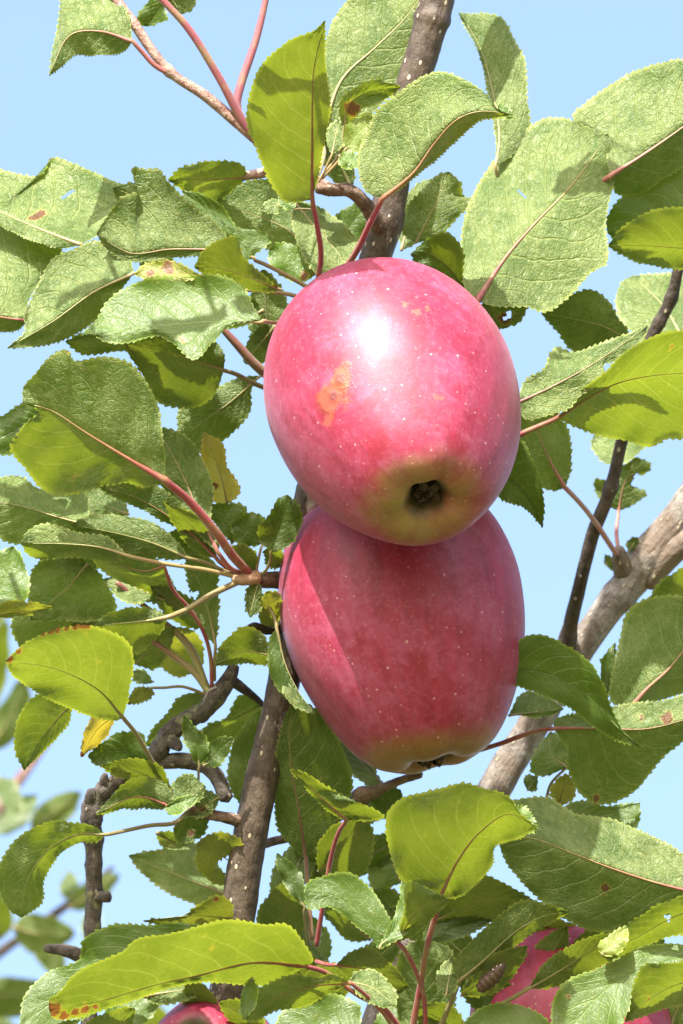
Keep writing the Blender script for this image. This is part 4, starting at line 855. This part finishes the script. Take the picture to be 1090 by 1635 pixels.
# more leaves deep in the crown, low down and behind the left bank
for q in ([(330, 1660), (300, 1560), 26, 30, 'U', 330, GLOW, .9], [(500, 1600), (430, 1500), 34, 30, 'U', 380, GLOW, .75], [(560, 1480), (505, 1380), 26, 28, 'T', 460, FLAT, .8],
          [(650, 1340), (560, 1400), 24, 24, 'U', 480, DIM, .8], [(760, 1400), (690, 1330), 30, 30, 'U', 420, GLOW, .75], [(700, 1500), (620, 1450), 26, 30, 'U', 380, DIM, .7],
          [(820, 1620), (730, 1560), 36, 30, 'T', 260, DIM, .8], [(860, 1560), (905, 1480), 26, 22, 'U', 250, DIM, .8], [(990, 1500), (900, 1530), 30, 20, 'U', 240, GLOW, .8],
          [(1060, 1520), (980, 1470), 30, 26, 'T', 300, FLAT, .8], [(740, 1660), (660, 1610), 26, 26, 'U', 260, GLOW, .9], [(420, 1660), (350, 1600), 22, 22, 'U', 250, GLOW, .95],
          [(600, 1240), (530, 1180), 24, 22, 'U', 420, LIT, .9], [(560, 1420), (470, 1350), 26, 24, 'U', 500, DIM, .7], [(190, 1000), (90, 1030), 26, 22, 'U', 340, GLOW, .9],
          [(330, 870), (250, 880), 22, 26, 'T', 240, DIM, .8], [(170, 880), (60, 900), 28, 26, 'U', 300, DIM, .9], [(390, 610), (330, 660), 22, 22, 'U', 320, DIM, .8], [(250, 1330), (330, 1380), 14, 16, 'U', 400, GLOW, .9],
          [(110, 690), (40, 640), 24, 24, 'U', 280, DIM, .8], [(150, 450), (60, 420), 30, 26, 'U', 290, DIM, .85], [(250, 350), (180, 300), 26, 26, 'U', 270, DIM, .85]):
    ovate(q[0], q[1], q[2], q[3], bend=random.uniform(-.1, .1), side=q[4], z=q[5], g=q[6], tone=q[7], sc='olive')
# the crown goes on above and beside the frame; these leaves throw the dapples
for q in ([(60, -60), (-60, -170), 60, 56, -120], [(330, -90), (230, -200), 62, 60, -180], [(-60, 120), (-190, 60), 64, 60, -60], [(180, -160), (60, -260), 60, 60, -240], [(980, -70), (1110, -160), 64, 60, -120],
          [(1120, 40), (1240, -60), 62, 62, -60], [(870, -120), (940, -260), 60, 60, -60], [(-70, 560), (-200, 500), 60, 56, -80], [(-60, 940), (-190, 900), 60, 60, -40], [(1140, 700), (1260, 640), 60, 60, -80],
          [(1150, 1250), (1290, 1200), 64, 60, -120], [(-80, 1320), (-210, 1260), 60, 60, -40], [(420, -200), (330, -330), 58, 60, -260], [(760, -230), (880, -330), 60, 60, 60], [(-40, -220), (-160, -300), 60, 60, -300]):
    ovate(q[0], q[1], q[2], q[3], bend=.05, side='U', z=q[4], g=(-.3, .2, -.3), sc='red', stalk=[(q[0][0] + (-20 if q[0][0] < 500 else 60), q[0][1] - 50)])


# a second tree, out of focus behind the left edge
BACK = empty('apple_tree', Vector((P(-60, 1500, 5200).x, P(-60, 1500, 5200).y, 0)), 'blurred apple tree far behind, its soft green leaves showing along the lower left edge', 'tree')
bz = 5200
kz = 1 + bz * S / D
bx = P(-120, 1800, bz)
world_tube('trunk', [(ORIG[BACK].x, ORIG[BACK].y, -.05, .09), (ORIG[BACK].x + .02, ORIG[BACK].y, 1.0, .07), (bx.x, bx.y, bx.z, .03), (*P(-110, 1500, bz), .012), (*P(-40, 1330, bz), .0034), (*P(30, 1250, bz), .0022), (*P(80, 1180, bz), .0012)], M_TWIG, BACK)
world_tube('branch', [(*P(-110, 1600, bz), .006), (*P(0, 1520, bz), .0022), (*P(100, 1450, bz), .0018), (*P(180, 1385, bz), .001)], M_DARK, BACK)
for (a, t_, w1, w2, sd, gg) in (((-30, 1140), (10, 990), 24, 30, 'U', GLOW), ((-20, 1200), (40, 1080), 22, 26, 'U', DIM), ((-20, 1000), (-5, 930), 20, 22, 'U', GLOW), ((-30, 1320), (60, 1270), 24, 26, 'T', LIT), ((50, 1330), (130, 1265), 22, 24, 'U', DIM),
                                ((0, 1240), (30, 1300), 16, 18, 'T', LIT), ((20, 1480), (120, 1490), 30, 34, 'U', DIM), ((60, 1500), (100, 1560), 22, 20, 'U', DIM), ((0, 1500), (-20, 1420), 24, 26, 'U', GLOW), ((110, 1450), (190, 1395), 18, 20, 'U', DIM), ((115, 1440), (110, 1390), 14, 16, 'T', LIT),
                                ((-40, 1590), (80, 1580), 30, 34, 'U', DIM), ((-30, 1640), (40, 1660), 24, 24, 'U', DIM), ((150, 1450), (135, 1500), 14, 14, 'T', LIT), ((270, 1640), (200, 1590), 20, 24, 'U', GLOW), ((-30, 1420), (30, 1440), 18, 16, 'T', LIT)):
    ovate(a, t_, w1, w2, bend=random.uniform(-.08, .08), side=sd, z=bz + random.uniform(-300, 300), g=tuple(q / 1 for q in gg), sc='olive', tree=BACK, arch=0, wave=4)

# ------------------------------------------------------------------ apples
def apple(name, c, z, Rpx, axis, roll, mat, label, prof=None, stalk_to=None, squash=0.0, seed=1, sep_out=0.0):
    """c: pixel centre of the body; axis: towards the eye of the fruit in camera axes (right, up, towards camera)"""
    r_ = np.random.default_rng(seed)
    ax = (RIGHT * axis[0] + UP * axis[1] - FWD * axis[2]).normalized()
    zdir = -ax
    xdir = zdir.orthogonal().normalized()
    ref = (RIGHT - zdir * RIGHT.dot(zdir)).normalized()
    ydir = zdir.cross(ref)
    rot = Matrix((ref, ydir, zdir)).transposed() @ Matrix.Rotation(roll, 3, 'Z')
    prof = prof or [(0.0, .70), (.05, .78), (.13, .92), (.28, 1.05), (.48, 1.06), (.70, .95), (.88, .70), (.985, .32), (.985, -.02), (.915, -.38), (.79, -.70), (.63, -.98), (.50, -1.13), (.39, -1.20), (.29, -1.215), (.21, -1.19), (.15, -1.12), (.105, -1.03), (.06, -.98), (0.0, -.97)]
    q = spline(prof, 96)
    ns = 128
    V, F = [], []
    f1, f2 = r_.uniform(0, 6.28, 2)
    for i, (rr, zz) in enumerate(q):
        for k in range(ns):
            a = 2 * math.pi * k / ns
            low = max(0, -zz)
            m = 1 + 0.016 * math.sin(2 * a + f1) + 0.010 * math.sin(3 * a + f2) + 0.022 * low * math.cos(5 * a + f1) * min(1, rr * 3)
            dz = 0.030 * math.cos(5 * a + f1) * max(0, low - .75) + squash * math.cos(a + f2) * rr
            V.append((rr * m * math.cos(a) * Rpx * S, rr * m * math.sin(a) * Rpx * S, (zz + dz) * Rpx * S))
    n = len(q)
    for i in range(n - 1):
        for k in range(ns):
            F.append(((i + 1) * ns + k, (i + 1) * ns + (k + 1) % ns, i * ns + (k + 1) % ns, i * ns + k))
    loc = P(c[0], c[1], z)
    ob = link('apple', V, F, mat, None, None, label=label, category='apple', group='apples hanging in the tree')
    ob.matrix_world = Matrix.Translation(loc) @ rot.to_4x4()
    ORIG[ob] = Vector((0, 0, 0))
    # dried calyx: five curled sepals and a tuft, in the basin
    sv, sf = [], []
    for s in range(9):
        big = s < 5
        a0 = 2 * math.pi * s / (5 if big else 4) + f2 + (0 if big else .5)
        out = r_.uniform(.05, .10) if big else r_.uniform(.02, .07)
        for i in range(8):
            t = i / 7
            rad = .03 + out * t + .03 * math.sin(t * 5 + s)
            h = -1.02 - sep_out - (.12 if big else .15) * math.sin(t * 2.3 + r_.uniform(-.1, .1))
            w = (.060 if big else .02) * (1 - t) ** .6 + .006
            for j in (-1, -.5, 0, .5, 1):
                aa = a0 + r_.uniform(-.09, .09) + .5 * t * (r_.uniform(.2, .5))
                x = rad * math.cos(aa) - math.sin(aa) * w * j; y = rad * math.sin(aa) + math.cos(aa) * w * j
                sv.append((x * Rpx * S, y * Rpx * S, (h + .03 * abs(j) + r_.uniform(-.012, .012)) * Rpx * S))
        b = s * 40
        for i in range(7):
            for j in range(4):
                sf.append((b + i * 5 + j, b + i * 5 + j + 1, b + (i + 1) * 5 + j + 1, b + (i + 1) * 5 + j))
    cal = link('calyx', sv, sf, M_SEPAL, ob)
    # stalk
    st = np.array([(0, 0, .66, .030), (.01, .0, .9, .024), (.02, .03, 1.2, .022), (.02, .05, 1.42, .034)])
    w = spline(st, 18) * Rpx * S
    v, f, uv, al = tube_arrays(w[:, :3], w[:, 3], 8, .06)
    link('stalk', v, f, M_SPUR, ob, attrs={'along': al}, uvs={'bark': uv})
    return ob, rot, loc

def on_apple(rot, loc, x, y, Rpx, Runit=200.0, prof_r=1.0, cz=0.0):
    """apple-space point (unit: 200 px) of the surface seen at pixel x, y"""
    o = CAM; d = (P(x, y, 0) - CAM).normalized()
    inv = rot.transposed()
    return inv @ (o - loc), inv @ d
def hit(ob, x, y):
    me = ob.data
    from mathutils.bvhtree import BVHTree
    bv = BVHTree.FromPolygons([v.co for v in me.vertices], [p.vertices for p in me.polygons])
    inv = ob.matrix_world.inverted()
    o = inv @ CAM; d = (inv.to_3x3() @ (P(x, y, 0) - CAM)).normalized()
    h = bv.ray_cast(o, d)[0]
    return tuple(h / (200 * S)) if h is not None else (0, 0, 9)

tmp = M_SEPAL
UPPER, rotU, locU = apple('apple', (630, 645), 0, 204, (0.21, -0.62, 0.72), 0.3, tmp, 'upper red apple of the hanging pair, with an orange scab and its dark eye showing', seed=3)
LOWER, rotL, locL = apple('apple', (644, 990), 205, 197, (0.20, -0.95, 0.17), 1.2, tmp, 'lower red apple of the hanging pair, mostly in the shadow of the one above', seed=5, sep_out=.08)
BL, rb, lb_ = apple('apple', (340, 1694), 330, 110, (-0.22, 0.30, 0.85), 0.0, tmp, 'small red apple at the bottom edge beside the tree stem, mostly below the leaves', seed=8)
BR, rr_, lr_ = apple('apple', (915, 1668), 330, 166, (0.12, -0.90, 0.35), 2.0, tmp, 'pink apple at the lower right corner half hidden behind green leaves', seed=11)
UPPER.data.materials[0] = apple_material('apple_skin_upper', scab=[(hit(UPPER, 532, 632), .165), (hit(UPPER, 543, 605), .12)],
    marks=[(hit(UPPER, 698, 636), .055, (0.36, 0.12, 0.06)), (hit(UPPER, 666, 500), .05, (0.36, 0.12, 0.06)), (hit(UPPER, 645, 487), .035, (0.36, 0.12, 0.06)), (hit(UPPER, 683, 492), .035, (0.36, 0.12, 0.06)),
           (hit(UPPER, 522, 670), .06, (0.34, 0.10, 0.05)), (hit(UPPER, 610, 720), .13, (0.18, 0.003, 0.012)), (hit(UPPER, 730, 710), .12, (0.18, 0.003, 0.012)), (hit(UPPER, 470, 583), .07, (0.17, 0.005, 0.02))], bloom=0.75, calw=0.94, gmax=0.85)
LOWER.data.materials[0] = apple_material('apple_skin_lower', bloom=0.80, calw=0.72, gmax=0.62)
BL.data.materials[0] = apple_material('apple_skin_left', bloom=0.4, calw=0.9)
BR.data.materials[0] = apple_material('apple_skin_right', bloom=0.6, calw=0.7)
# brown segmented case clinging to a leaf, lower right
def cocoon():
    p = spline([(766, 1580, 60, 8), (775, 1570, 58, 12), (786, 1560, 56, 12), (798, 1547, 55, 9), (805, 1539, 56, 4)], 26)
    path = Pn(p[:, :3]); rad = p[:, 3] * S * (1 + .09 * np.sin(np.arange(26) * 1.6))
    v, f, uv, al = tube_arrays(path, rad, 14, .05)
    m = plain('cocoon_shell', (0.022, 0.012, 0.007), (0.085, 0.045, 0.022), 1500, .5)
    ob = link('insect_case', v, f, m, None, path[0], label='small dark brown insect case with pale dots clinging to a leaf at lower right', category='insect')
    wv, wf = [], []
    for (x, y) in ((787, 1548), (793, 1543), (786, 1556), (796, 1550), (781, 1563), (790, 1560), (799, 1541)):
        c = np.array(P(x, y, 46 + .25 * abs(x - 788))); b0 = len(wv)
        bm = bmesh.new(); bmesh.ops.create_icosphere(bm, subdivisions=1, radius=1.6 * S)
        wv += [tuple(c + np.array(q.co)) for q in bm.verts]; wf += [tuple(b0 + q.index for q in fc.verts) for fc in bm.faces]; bm.free()
    link('dots', wv, wf, plain('pale_dots', (.5, .47, .4), (.6, .58, .5)), ob, path[0])
cocoon()
